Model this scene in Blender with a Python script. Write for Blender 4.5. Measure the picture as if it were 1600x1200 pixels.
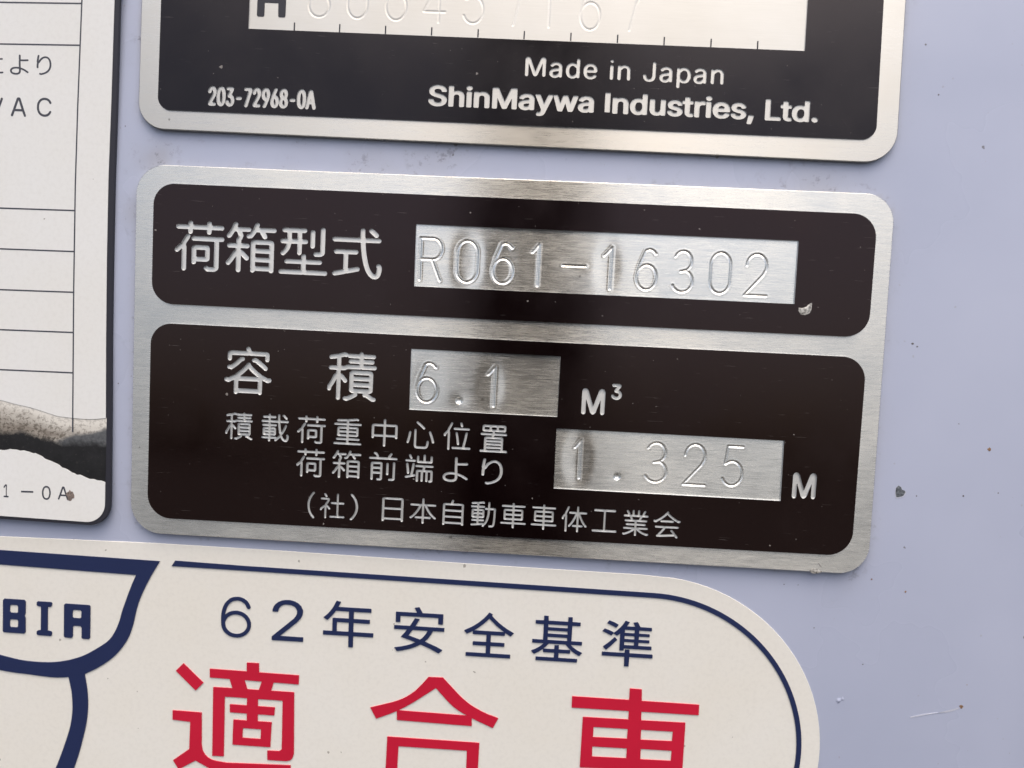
import bpy, bmesh, math, json, random
import numpy as np
from mathutils import Vector, Matrix

for o in list(bpy.data.objects): bpy.data.objects.remove(o, do_unlink=True)
S = bpy.context.scene
COL = S.collection
MM = 0.001

# ------------------------------------------------------------------ camera
LEAN = Matrix.Rotation(math.radians(-10.0), 4, 'X')   # the body side leans back slightly
CAM_POS, CAM_R, CAM_U, CAM_F = ((3.9333, -124.4328, 8.7211), (0.998178, 0.034997, 0.049145), (-0.051446, 0.068204, 0.996344), (-0.031517, 0.997057, -0.06988))
CURVE = 0.0003811            # mm of set-back per mm^2 of height: the body side bulges gently
cd = bpy.data.cameras.new('camera'); cam = bpy.data.objects.new('camera', cd); COL.objects.link(cam)
R_, U_, F_ = Vector(CAM_R), Vector(CAM_U), Vector(CAM_F)
m = Matrix((R_, U_, -F_)).transposed().to_4x4(); m.translation = Vector(CAM_POS) * MM
cam.matrix_world = LEAN @ m
cd.sensor_fit = 'HORIZONTAL'; cd.lens = 4.38; cd.sensor_width = 4.38 * 1600 / 1248
cd.clip_start = 0.004; cd.clip_end = 2000
cd.dof.use_dof = True; cd.dof.focus_distance = 0.1245; cd.dof.aperture_fstop = 2.4
S.camera = cam

# ------------------------------------------------------------------ sky, sun, exposure
SUN_EL, SUN_ROT = math.radians(76), math.radians(165)
w = bpy.data.worlds.new('World'); S.world = w; w.use_nodes = True
nt = w.node_tree; nt.nodes.clear()
sky = nt.nodes.new('ShaderNodeTexSky'); sky.sky_type = 'NISHITA'; sky.sun_disc = False
sky.sun_elevation = SUN_EL; sky.sun_rotation = SUN_ROT
sky.air_density = 1.0; sky.dust_density = 7.0; sky.ozone_density = 0.6; sky.altitude = 0
bg = nt.nodes.new('ShaderNodeBackground'); bg.inputs['Strength'].default_value = 0.13
wo = nt.nodes.new('ShaderNodeOutputWorld')
nt.links.new(sky.outputs[0], bg.inputs[0]); nt.links.new(bg.outputs[0], wo.inputs[0])
sl = bpy.data.lights.new('sun', 'SUN'); sl.energy = 1.9; sl.angle = math.radians(86); sl.color = (1.0, 0.95, 0.89)
sun = bpy.data.objects.new('sun', sl); COL.objects.link(sun)
sd = Vector((math.sin(SUN_ROT) * math.cos(SUN_EL), math.cos(SUN_ROT) * math.cos(SUN_EL), math.sin(SUN_EL)))
sun.rotation_euler = (-sd).to_track_quat('-Z', 'Y').to_euler(); sun.location = sd * 5
S.view_settings.view_transform = 'Standard'; S.view_settings.look = 'None'
S.view_settings.gamma = 1; S.view_settings.exposure = 0.64
S.render.engine = 'CYCLES'
S.cycles.max_bounces = 8; S.cycles.use_denoising = True

# ------------------------------------------------------------------ shape and lettering data (mm, in each plate's own plane)
DATA = json.loads(r'''{"frames":{"P1":[[-2.641,1.066,52.882],[1.0,0.0,0.0],[0.0,0.040273,0.999189],[0.0,-0.999189,0.040273],0.8],"P2":[[-0.123,0.002,2.499],[1.0,0.0,0.0],[0.0,0.001905,0.999998],[0.0,-0.999998,0.001905],0.8],"ST":[[2.109,0.716,-43.336],[1.0,0.0,0.0],[0.0,-0.033012,0.999455],[0.0,-0.999455,-0.033012],0.12],"LB":[[-73.682,0.103,16.467],[1.0,0.0,0.0],[0.0,0.01255,0.999921],[0.0,-0.999921,0.01255],0.7]},"G":{"a荷":[[187,0,171,4,157,13,147,26,143,41,142,434,138,436,75,375,52,365,31,368,12,380,2,398,0,422,12,447,88,523,131,550,151,600,223,718,244,734,270,738,286,733,301,721,310,704,311,686,290,640,233,550,223,519,236,473,236,44,231,26,221,12,205,3],[673,0,649,8,618,30,603,46,598,62,598,77,603,93,614,105,631,114,652,115,667,110,691,93,777,95,795,99,797,103,797,599,369,603,344,617,333,643,338,674,361,693,379,697,816,697,847,692,870,697,956,697,979,689,996,668,1000,653,998,635,990,620,979,609,958,602,894,599,894,87,886,59,862,27,826,7,787,0],[387,134,371,137,357,147,347,159,343,175,343,463,355,496,379,515,415,524,636,524,667,517,686,507,702,488,709,463,709,255,697,221,673,203,639,193,439,193,434,165,425,149,408,137],[437,291,613,288,615,427,439,429],[309,733,286,740,270,758,265,774,262,827,57,828,30,843,18,871,20,887,28,902,39,913,54,919,262,921,270,974,283,990,301,999,327,997,349,982,358,961,361,921,641,921,645,961,652,979,670,995,693,1000,714,994,731,977,737,961,740,921,953,920,978,907,991,884,992,866,984,848,971,835,956,829,740,827,734,761,720,743,701,734,673,736,652,753,644,774,641,827,364,828,359,825,358,774,352,756,333,738]],"a箱":[[247,0,218,12,203,38,200,316,133,215,73,143,49,136,26,140,8,156,0,179,1,197,8,212,65,285,142,409,161,431,186,448,189,458,193,481,190,483,62,483,44,487,22,506,16,535,26,561,52,577,202,581,204,665,213,681,230,696,243,726,210,806,171,811,114,719,94,692,75,679,49,675,29,683,13,700,8,721,14,747,49,793,110,890,141,974,158,992,182,1000,210,992,229,969,231,944,218,904,252,898,278,903,457,902,484,887,496,859,488,831,478,820,462,812,314,808,340,744,343,724,317,660,299,639,299,581,436,576,452,569,462,558,470,527,462,504,442,487,423,483,294,483,287,453,312,445,348,423,452,318,461,302,462,284,456,263,442,248,421,241,400,243,383,253,300,335,298,38,293,23,281,9,265,2],[535,5,519,9,505,18,496,31,491,49,494,90,491,107,491,593,502,629,519,646,558,660,888,660,927,646,947,627,958,591,959,460,955,440,959,419,959,286,955,266,959,246,959,113,954,90,959,56,952,33,935,16,909,10,883,18,860,43,590,43,564,13],[585,138,860,136,862,217,587,220],[585,315,860,312,862,391,587,394],[585,488,860,486,862,563,852,568,590,567,585,560],[769,678,748,684,731,698,676,783,667,806,649,810,603,811,549,729,523,698,504,687,473,686,452,680,429,685,407,706,403,734,418,761,436,771,460,773,481,800,541,890,553,931,574,978,597,996,623,999,647,988,661,967,662,944,648,908,649,903,686,903,706,897,732,903,956,903,979,895,996,875,1000,854,995,836,983,821,966,812,777,809,813,747,818,721,813,703,803,689,787,680]],"a型":[[44,0,29,4,14,13,5,27,0,45,1,61,8,77,21,91,36,98,457,99,457,221,153,222,135,229,122,242,115,258,115,277,129,303,156,317,457,317,463,407,480,429,504,437,532,430,551,410,556,391,558,317,847,317,874,303,888,277,887,258,880,242,867,229,849,222,558,221,558,99,958,98,974,94,987,84,996,69,1000,53,997,32,988,16,974,5,956,0,538,0,509,6,478,0],
[78,386,57,392,42,407,34,426,36,450,44,467,90,511,117,550,133,583,148,636,65,639,47,644,26,665,21,697,33,721,55,735,161,740,161,862,158,867,94,869,71,881,62,894,57,913,60,934,69,950,86,962,104,966,184,966,208,960,234,966,392,966,418,960,442,966,519,966,535,963,551,954,561,939,566,921,564,899,553,882,527,868,465,865,465,740,545,737,564,732,585,711,589,679,579,656,558,641,465,636,465,450,453,421,434,407,410,405,390,414,375,434,371,452,371,636,249,638,225,551,209,516,182,471,121,405,99,390],[753,386,727,396,710,418,707,444,718,468,745,484,821,485,844,492,844,958,850,977,865,993,883,1000,904,999,930,983,940,955,940,482,937,458,925,431,912,416,873,394,816,386],[683,553,668,557,653,567,644,580,639,596,639,894,642,913,653,929,668,938,686,942,715,931,726,918,732,902,733,601,729,583,718,567,701,556],[255,740,371,740,369,867,255,865]],"a式":[[858,0,817,10,788,23,739,63,691,131,655,211,620,322,593,448,574,575,561,714,38,714,16,724,1,745,0,771,12,792,27,803,45,807,554,808,555,964,571,990,600,1000,628,990,645,966,649,840,654,807,930,807,946,803,960,794,972,773,973,750,961,728,941,716,670,714,660,709,670,593,686,485,714,348,746,242,770,188,801,139,837,106,871,96,878,101,894,147,903,217,888,250,887,271,896,291,912,305,938,309,961,300,976,284,998,240,1000,204,992,142,979,90,963,54,948,35,925,15,892,1],[58,41,32,52,16,75,17,103,35,127,63,138,230,175,231,469,221,474,84,474,66,478,48,491,39,510,39,531,49,552,66,563,84,567,254,567,278,562,301,567,479,567,494,564,510,555,523,536,525,513,516,492,497,478,481,474,325,472,324,198,329,195,489,231,523,234,544,224,559,204,561,178,550,155,536,144,518,138,329,96,293,95,249,78,76,42],[868,817,843,826,731,923,723,938,721,959,727,977,739,990,765,1000,794,994,853,947,910,894,920,868,914,840,894,822]],"a容":[[248,0,220,12,206,38,208,79,205,97,205,297,103,249,79,246,29,261,13,271,0,294,1,320,11,337,29,348,49,351,81,344,178,393,216,404,247,438,359,526,466,636,479,659,494,670,518,673,542,663,555,645,560,622,620,559,705,488,777,438,799,416,832,406,923,359,948,366,971,363,987,353,997,338,1000,312,988,288,973,277,926,262,903,264,807,312,804,310,804,102,800,79,804,46,795,23,777,9,762,5,745,8,715,31,297,31,275,6],[295,128,710,126,712,279,702,284,297,283],[328,379,694,379,578,470,506,543,412,447],[136,509,108,520,83,523,65,537,58,553,56,571,61,586,71,600,96,611,126,606,164,632,251,701,320,771,379,786,397,782,413,770,422,755,424,737,419,719,409,705,397,697,367,688,295,615,205,545,158,514],[864,514,841,522,769,584,638,680,613,679,592,688,581,701,576,719,577,737,585,753,610,769,645,775,667,772,772,701,862,630,904,591,914,563,910,543,900,527,884,517],[103,693,86,698,74,708,65,722,61,737,62,842,72,873,88,891,126,906,464,907,450,942,450,965,462,988,486,1000,511,998,530,985,568,908,884,905,904,899,926,884,939,865,945,842,944,729,931,708,909,697,879,701,859,721,854,740,854,809,849,813,551,814,521,821,494,814,158,813,153,809,153,737,149,719,131,700]],"a積":[[384,0,345,13,328,28,322,57,334,81,359,94,396,91,495,137,535,162,505,167,475,179,456,198,448,216,447,567,450,582,458,595,482,615,517,626,862,625,892,616,915,602,927,585,932,567,931,218,921,195,902,179,870,166,839,162,947,92,970,90,986,81,996,68,1000,51,998,36,990,21,965,6,918,8,782,92,764,90,746,96,733,108,725,126,725,144,734,164,615,165,612,162,619,144,619,123,612,108,601,98,535,57,475,28,409,0],
[215,13,195,27,186,51,185,431,128,326,87,262,82,223,72,206,52,194,29,195,10,208,0,228,6,298,67,398,124,518,147,546,170,558,180,616,175,619,49,622,35,631,26,644,22,662,25,680,38,698,57,707,183,708,186,711,184,852,79,835,54,836,37,847,26,865,25,885,34,905,47,916,67,924,178,943,213,944,238,957,331,985,346,983,391,968,414,947,439,956,636,956,644,978,653,990,668,998,683,1000,699,996,710,988,726,956,935,956,959,947,972,929,974,906,965,885,945,872,726,870,723,867,726,849,907,849,925,845,941,831,949,811,947,788,935,771,910,760,726,760,723,739,726,736,971,734,992,718,1000,695,995,670,975,651,958,647,711,647,681,655,651,647,422,647,384,636,371,626,356,620,268,617,261,557,298,543,330,516,399,434,406,405,399,385,386,372,369,365,349,367,331,378,278,442,271,446,270,49,264,31,251,18,233,11],[534,254,842,254,845,257,845,287,842,290,535,290,532,287],[534,380,842,379,845,382,845,411,842,414,535,414,532,411],[534,503,842,502,845,505,845,534,842,537,535,537,532,534],[272,708,336,708,361,723,407,736,637,736,639,757,636,760,452,762,429,779,422,806,431,831,452,847,636,849,638,868,437,871,418,877,402,895,374,886,339,893,273,875,270,870]],"b積":[[386,0,345,13,330,27,324,54,335,77,355,88,393,85,424,96,497,133,548,165,510,167,484,176,459,196,451,214,450,568,459,594,479,611,517,623,864,623,892,615,915,601,925,588,932,568,931,217,920,194,895,176,867,167,829,165,948,88,971,85,986,77,996,65,1000,49,998,34,991,21,968,7,920,9,786,93,763,92,748,97,735,111,729,129,732,147,743,166,611,166,605,165,615,147,617,126,612,111,601,99,533,57,472,28,408,1],[216,13,196,26,187,49,186,449,133,346,81,261,77,225,69,209,51,197,28,196,11,207,0,227,6,296,68,397,125,517,148,545,171,555,182,619,178,623,61,623,46,626,34,635,25,648,22,663,25,681,36,697,54,705,183,706,187,710,186,857,175,858,77,840,51,842,36,852,26,870,25,888,34,905,46,917,64,924,175,943,211,943,236,957,330,985,345,983,391,967,403,957,411,944,439,956,639,956,654,988,669,998,685,1000,710,988,725,956,935,956,960,947,973,929,974,908,965,890,948,878,725,876,721,872,721,852,725,848,910,848,925,845,942,831,949,813,947,792,935,775,913,765,725,765,721,761,721,738,725,734,973,732,991,720,1000,697,996,674,978,655,961,652,712,652,682,659,652,652,421,652,381,640,355,624,264,622,256,555,297,540,327,514,395,434,402,405,397,387,384,374,368,368,348,370,330,382,267,456,265,46,260,31,248,18,231,12],[530,250,847,249,850,253,850,289,847,293,533,293,529,289],[530,377,847,376,850,379,850,413,847,417,533,417,529,413],[530,501,847,499,850,503,850,537,847,541,533,541,529,537],[266,707,338,706,360,721,406,734,642,735,643,761,639,765,452,767,431,783,425,808,434,833,454,846,639,848,643,852,642,875,436,876,416,885,403,903,376,892,335,899,269,880,265,875]],"b載":[[279,0,261,10,251,26,247,101,48,102,27,111,14,132,13,147,19,163,30,175,43,181,245,182,249,186,248,214,242,218,108,218,87,224,59,245,52,271,52,468,59,491,79,507,108,518,245,518,249,522,248,548,61,550,38,564,31,576,28,592,38,618,61,631,247,633,250,664,261,685,32,687,9,701,2,713,0,729,9,755,32,768,250,770,251,837,247,841,79,842,64,850,54,863,49,879,51,897,64,915,84,924,250,925,252,966,259,984,279,999,302,1000,317,992,329,977,333,925,501,923,522,912,533,889,528,860,517,848,504,842,333,840,333,770,589,769,593,773,593,786,589,969,597,984,610,994,626,999,644,997,662,984,671,964,671,850,677,770,949,769,972,760,985,742,987,724,983,708,970,693,955,687,685,686,681,682,700,499,727,351,759,403,794,473,854,612,872,625,893,626,911,619,923,605,927,589,925,574,867,430,794,299,753,261,749,233,815,121,848,93,885,87,897,98,904,116,917,196,902,230,905,256,913,269,929,278,947,280,964,274,976,261,1000,209,995,140,980,80,955,37,926,13,898,4,838,8,797,27,747,72,729,98,693,162,615,83,535,20,519,17,501,20,488,29,480,41,479,72,486,85,501,98,499,101,336,102,332,98,331,34,326,18,307,2],
[563,155,571,155,644,230,665,245,670,274,645,326,630,395,612,522,597,685,320,685,330,664,333,633,525,631,548,618,557,592,555,576,548,564,525,550,333,548,332,522,336,518,470,518,494,512,522,493,532,475,534,460,534,271,524,245,507,229,478,219,336,217,332,212,333,183,522,182,539,176],[134,300,245,299,249,302,249,323,245,327,136,327,132,323],[333,300,447,299,451,302,451,323,447,327,336,327,332,323],[133,411,245,410,249,413,249,432,245,435,136,435,132,432],[333,411,447,410,451,413,451,432,447,435,336,435,332,432],[887,806,869,817,841,850,763,924,757,938,757,953,764,969,775,979,799,986,823,978,867,940,937,867,943,842,934,820,913,806]],"b荷":[[175,1,154,15,145,38,143,447,138,449,91,400,64,377,48,371,27,372,12,382,1,400,0,421,9,441,88,520,132,546,152,598,225,717,243,731,267,734,283,729,296,716,302,699,301,684,263,613,223,553,212,520,226,473,226,35,220,20,208,7,191,0],[667,1,626,27,609,48,608,77,624,98,641,104,657,103,689,81,781,84,804,88,808,93,807,608,372,610,354,617,341,632,337,650,340,668,355,686,378,693,823,693,852,687,876,693,957,693,976,690,991,678,1000,660,999,639,989,621,968,610,897,609,893,606,893,82,887,59,877,40,862,25,828,7,789,0],[378,137,357,150,347,173,350,238,347,460,360,494,383,510,417,518,639,518,667,511,686,501,699,486,706,460,706,251,693,220,673,205,641,196,433,195,427,163,417,147,399,137],[431,280,622,280,623,433,431,434],[299,744,280,754,271,770,267,838,51,839,27,853,18,879,27,905,51,919,267,920,272,975,283,991,301,999,325,997,343,982,349,967,350,923,354,919,649,919,653,923,653,965,659,980,675,996,696,1000,716,994,730,978,736,920,957,919,981,908,992,887,992,871,986,857,976,846,960,839,736,838,733,770,720,752,702,743,675,746,657,764,653,780,653,835,649,838,354,838,350,835,350,777,344,762,325,745]],"b重":[[30,1,8,17,0,44,10,71,33,85,450,86,454,89,454,164,450,168,122,168,101,176,87,193,84,212,88,228,101,243,117,250,450,251,454,255,454,305,450,309,183,310,154,322,135,335,127,348,123,367,124,625,135,652,162,670,193,680,450,680,454,684,453,727,46,728,20,740,11,753,8,769,10,785,17,799,43,813,450,813,454,817,453,876,138,864,120,872,106,889,103,911,112,932,133,945,169,949,437,963,493,957,537,970,668,982,808,1000,837,998,881,974,894,956,895,935,884,913,865,903,847,902,818,914,540,881,539,817,542,813,957,813,973,809,986,799,993,785,996,769,992,753,984,740,957,728,540,727,539,684,542,680,813,680,849,668,873,649,885,623,885,372,882,353,871,335,852,322,823,310,542,309,539,305,539,255,542,251,897,250,914,244,927,231,932,212,929,193,915,176,894,168,542,168,539,164,539,89,542,86,965,85,986,76,999,57,1000,33,991,15,978,4,960,0,529,0,498,7,464,0],[214,393,450,392,454,396,454,449,450,453,209,453,205,449,205,399],[540,393,789,393,801,399,801,449,797,453,542,453,539,449],[206,537,450,536,454,540,454,591,450,595,209,595,205,591],[540,537,797,536,801,540,801,591,797,595,542,595,539,591]],"b中":[[485,1,462,15,451,38,450,355,99,356,95,352,91,315,72,296,55,291,34,292,19,298,7,310,0,331,0,370,7,396,0,425,0,742,8,773,19,789,41,802,72,811,450,812,453,970,471,992,500,1000,529,990,545,967,547,812,922,811,965,800,987,783,1000,742,1000,425,993,396,1000,373,1000,336,995,319,984,305,966,297,948,296,928,301,914,313,901,356,547,355,545,35,539,19,525,6,506,0],
[96,438,450,438,450,726,96,727],[547,438,904,438,904,726,547,727]],"b心":[[403,1,353,7,308,30,286,54,267,106,267,679,279,707,303,719,319,718,335,709,345,696,349,679,349,142,358,102,372,94,419,88,631,88,679,95,694,109,703,128,714,178,723,269,732,288,753,302,777,302,797,288,807,266,804,203,789,114,765,59,747,37,729,23,695,7,650,0],[30,183,17,190,6,203,0,233,44,401,78,594,86,610,102,625,118,631,133,630,156,613,164,583,142,448,120,346,98,260,79,205,57,185],[949,216,933,225,919,244,869,415,798,599,796,616,801,632,811,646,827,654,856,653,877,632,935,486,986,329,1000,271,998,244,991,230,978,219],[605,707,589,715,454,839,345,925,335,941,333,958,338,974,348,988,372,1000,399,993,530,888,602,825,644,781,656,756,650,726,631,709]],"b位":[[175,1,154,14,144,37,144,607,84,536,80,510,74,497,54,483,28,483,6,500,0,518,3,562,10,581,78,664,96,681,130,703,150,768,214,890,250,968,269,984,293,987,309,982,322,969,328,952,327,937,295,864,228,736,211,677,229,622,228,35,223,19,210,6,193,0],[335,40,314,53,305,79,312,105,335,121,691,123,753,393,795,625,808,643,826,653,847,654,865,645,878,627,879,607,835,365,778,126,781,122,973,120,989,110,999,92,1000,71,991,53,978,43,960,39,760,39,734,44,705,39],[527,186,506,199,494,222,470,393,431,596,431,617,437,631,450,644,466,649,482,648,495,642,513,617,548,443,578,251,577,217,569,199,550,186],[385,723,361,740,355,768,366,791,393,803,913,803,939,791,951,765,949,749,941,736,928,726,913,722],[647,827,632,836,619,851,586,952,586,968,593,983,605,995,621,1000,645,996,667,976,701,872,698,851,687,836,668,827]],"b置":[[30,1,11,12,0,34,1,59,16,80,38,87,149,87,152,91,152,511,162,539,185,560,220,572,413,573,422,612,418,616,46,616,27,625,16,642,13,663,18,683,32,697,51,703,436,703,440,707,445,742,434,749,391,749,370,755,347,749,138,749,101,763,82,782,73,808,73,941,88,974,114,991,149,1000,341,1000,370,993,399,1000,600,1000,629,993,658,1000,864,1000,896,991,922,974,933,960,937,944,937,802,929,781,910,764,872,749,653,749,629,755,608,749,547,749,534,745,526,707,531,703,943,702,965,691,975,672,975,647,965,628,951,619,936,616,516,616,510,612,502,576,508,572,774,572,809,560,832,541,842,514,842,91,846,87,959,87,978,83,993,70,1000,50,998,29,988,12,975,3,959,0,830,0,801,8,769,0,225,0,196,7,164,0],[238,89,756,87,760,91,760,127,756,131,241,131,237,127],[238,217,756,215,760,219,760,247,756,251,241,251,237,247],[238,337,756,335,760,339,760,364,756,368,241,368,237,364],[238,454,756,452,760,456,760,481,756,485,487,485,458,492,426,485,241,485,237,481],[489,827,513,833,587,837,587,911,413,912,413,837,468,833],[164,835,325,836,329,841,328,911,159,912,158,841],[677,835,851,836,855,841,854,911,671,912,670,841]],"b箱":[[236,1,214,14,205,37,204,341,137,234,67,146,46,137,25,140,7,154,0,175,6,203,65,278,142,403,162,426,189,444,196,488,46,491,23,506,16,535,25,558,49,572,204,574,207,664,215,680,232,693,247,729,212,816,164,823,103,724,83,698,69,688,46,684,28,690,14,703,8,724,14,747,49,794,90,864,112,892,118,918,143,978,158,994,178,1000,204,993,220,970,220,949,205,908,207,903,249,896,275,902,454,901,478,890,489,864,482,838,459,822,309,821,301,817,332,745,334,727,309,664,290,644,291,574,433,571,456,556,463,527,454,504,430,490,283,488,277,447,304,440,341,418,446,312,454,296,455,281,449,263,436,249,417,243,399,246,386,255,291,349,289,35,284,19,271,6,254,0],
[528,6,507,20,497,45,501,84,497,102,497,594,508,628,525,643,562,655,891,655,930,642,948,623,958,589,958,460,954,439,958,418,958,283,954,263,958,242,958,107,954,84,958,50,952,30,936,14,912,10,889,19,870,44,586,44,560,11,543,5],[582,125,870,124,874,128,874,219,870,222,583,222,579,214],[581,304,870,303,874,307,874,395,870,399,583,398,579,390],[581,480,870,479,874,483,874,569,857,575,586,573,579,563],[764,688,751,694,736,708,685,789,673,817,651,821,600,823,545,737,520,706,504,696,472,696,451,689,433,692,414,708,408,734,414,750,425,762,441,769,462,769,472,781,549,892,560,934,579,978,599,996,622,1000,646,988,657,968,657,947,640,908,643,903,688,901,709,895,736,902,962,902,983,894,997,877,1000,859,996,843,985,830,970,822,768,820,811,747,816,727,812,709,801,696,783,687]],"b前":[[302,1,283,12,273,30,273,50,283,68,305,79,358,80,395,86,399,222,395,229,156,228,154,45,151,30,134,11,108,5,84,14,70,35,69,251,72,271,69,289,69,420,73,443,69,464,69,595,81,629,100,645,124,654,422,655,461,639,473,626,480,608,480,63,464,35,445,18,424,7,398,0],[725,1,704,14,693,32,694,55,707,73,727,82,791,82,840,91,843,634,849,652,860,664,876,670,895,670,916,656,926,634,924,68,905,35,891,22,866,10,834,3],[645,199,624,212,614,235,614,600,618,616,626,629,640,637,656,640,682,631,697,605,697,238,693,221,682,207,664,199],[155,312,395,311,399,315,398,400,392,403,156,403],[155,485,395,484,399,490,398,569,382,576,158,574,154,569],[31,747,9,760,0,783,7,807,28,823,252,826,257,855,235,888,211,917,174,930,161,950,160,968,167,983,180,994,198,1000,217,999,257,987,278,970,343,880,345,857,338,837,342,825,653,828,668,862,738,970,759,985,786,986,799,980,811,968,816,940,750,826,964,825,988,814,1000,788,998,773,990,760,977,750,961,746,722,745,693,753,664,745]],"b端":[[860,1,837,16,830,45,836,63,847,75,863,81,892,84,896,88,896,360,886,366,813,366,807,363,806,52,792,27,766,18,739,27,725,52,725,363,718,366,671,367,650,372,642,369,641,50,626,24,600,15,584,17,571,24,557,50,556,363,548,366,474,364,472,42,461,22,443,11,419,11,398,24,391,37,389,52,389,383,397,414,414,434,445,446,605,445,628,529,613,536,387,538,369,550,361,568,362,588,375,606,401,615,645,615,674,608,703,615,960,615,978,611,992,601,1000,583,999,563,989,547,970,537,737,536,716,532,697,455,696,450,703,447,766,443,923,446,955,434,972,411,980,383,978,60,967,34,944,14,900,0],[33,129,12,142,3,163,7,185,22,203,43,211,191,247,192,275,218,406,253,645,262,663,277,675,295,679,314,675,327,665,334,652,336,617,310,437,279,270,282,268,332,279,356,275,369,265,376,252,378,237,374,222,359,205,337,196,272,180,251,179,222,168,83,134,54,128],[104,275,85,286,74,306,58,465,32,627,33,645,41,660,54,670,70,674,98,667,114,645,139,496,152,381,155,316,152,299,133,278],[456,688,432,698,419,709,405,740,405,914,412,932,427,945,443,949,458,947,474,937,483,924,486,909,486,776,490,769,498,767,619,767,632,770,633,965,642,986,661,998,679,1000,695,996,708,986,716,971,717,773,726,767,865,767,879,770,880,909,884,927,900,943,921,949,944,943,960,927,964,909,964,745,954,717,926,694,900,687,697,687,676,692,653,687],
[30,722,7,737,0,765,12,791,35,802,335,802,359,791,370,768,370,753,363,737,351,726,335,721],[198,817,183,824,169,840,122,935,121,950,125,965,136,978,151,986,175,986,196,973,248,868,248,845,238,827,219,817]],"bよ":[[317,0,254,2,190,12,139,26,76,58,36,92,13,133,0,188,4,228,31,283,69,323,119,353,173,374,270,391,378,394,475,387,467,546,467,693,472,719,463,812,464,959,469,976,482,991,502,999,526,1000,556,985,570,962,571,783,576,767,677,767,942,781,969,775,989,756,994,736,989,716,972,699,952,690,804,680,576,673,571,659,571,583,585,358,626,352,697,330,848,264,976,185,997,162,1000,136,991,118,972,104,952,100,929,102,841,156,741,210,657,244,589,263,587,159,567,104,549,78,505,40,462,19,388,2],[291,92,338,91,398,99,435,113,458,130,475,159,483,196,481,292,378,302,321,302,247,293,180,275,150,260,129,243,117,225,109,196,116,162,129,142,186,110]],"bり":[[281,0,202,25,180,40,172,72,194,97,219,106,244,108,306,93,448,121,515,139,598,169,689,215,773,284,817,342,853,431,865,528,858,609,841,675,821,718,786,769,744,807,698,831,652,845,589,851,502,837,435,812,348,758,298,715,219,620,189,600,153,586,134,502,130,359,114,342,90,331,60,329,31,337,9,353,0,373,0,520,20,603,0,646,0,692,56,964,81,990,115,1000,140,999,165,990,181,976,187,959,144,722,195,775,256,827,377,896,448,922,535,939,614,943,681,936,769,909,814,887,860,855,898,819,959,726,978,677,995,603,1000,520,985,408,932,293,852,201,769,141,644,81,477,30,335,2]],"b（":[[837,0,740,12,505,86,318,164,216,219,125,282,52,353,10,423,0,531,11,582,52,647,115,710,226,788,370,860,544,929,740,990,788,998,846,1000,914,997,973,985,1000,969,998,952,974,939,861,907,705,851,496,750,419,698,354,632,304,526,314,438,354,370,422,302,486,257,604,194,735,139,945,71,998,48,1000,30,966,13,905,2]],"b社":[[219,0,195,11,183,37,180,437,80,355,72,326,54,310,33,307,15,314,3,330,0,351,10,374,12,397,22,413,134,507,188,533,198,569,209,591,277,688,300,732,49,737,29,753,23,777,33,800,54,812,330,813,374,795,389,771,386,730,373,693,327,616,276,545,318,517,392,436,412,410,414,387,407,371,392,357,376,353,358,356,345,365,308,410,262,455,260,37,256,21,247,10,234,2],[420,39,396,50,384,73,390,99,410,115,652,117,669,122,669,574,464,577,440,592,434,605,433,621,443,645,466,657,669,660,670,966,676,982,689,995,706,1000,724,998,742,984,750,963,750,660,948,657,971,642,979,618,971,592,948,577,750,574,750,122,768,117,969,117,984,110,995,98,1000,81,998,65,984,47,964,39,734,39,711,44,685,39],[250,831,234,835,223,844,155,940,152,956,155,970,162,983,175,992,198,995,219,985,250,948,291,888,294,865,286,847,271,834]],"b）":[[134,0,76,4,26,15,0,30,2,48,305,154,494,245,575,301,637,361,686,447,696,495,686,550,646,624,588,687,524,735,363,821,265,861,26,939,2,952,0,969,27,985,86,997,154,1000,251,990,407,944,638,856,774,785,875,714,948,641,990,566,1000,490,989,432,939,346,875,283,764,207,628,139,387,48,251,7,202,1]],"b日":[[52,0,15,13,4,27,0,43,0,94,6,117,0,145,0,516,6,541,0,567,0,928,7,954,18,971,52,991,99,1000,897,1000,930,995,963,983,986,963,1000,923,1000,573,991,541,1000,510,1000,148,991,117,999,91,1000,49,989,23,956,6,934,6,912,12,890,32,885,71,879,74,121,74,114,71,110,34,100,17,77,3],
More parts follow.
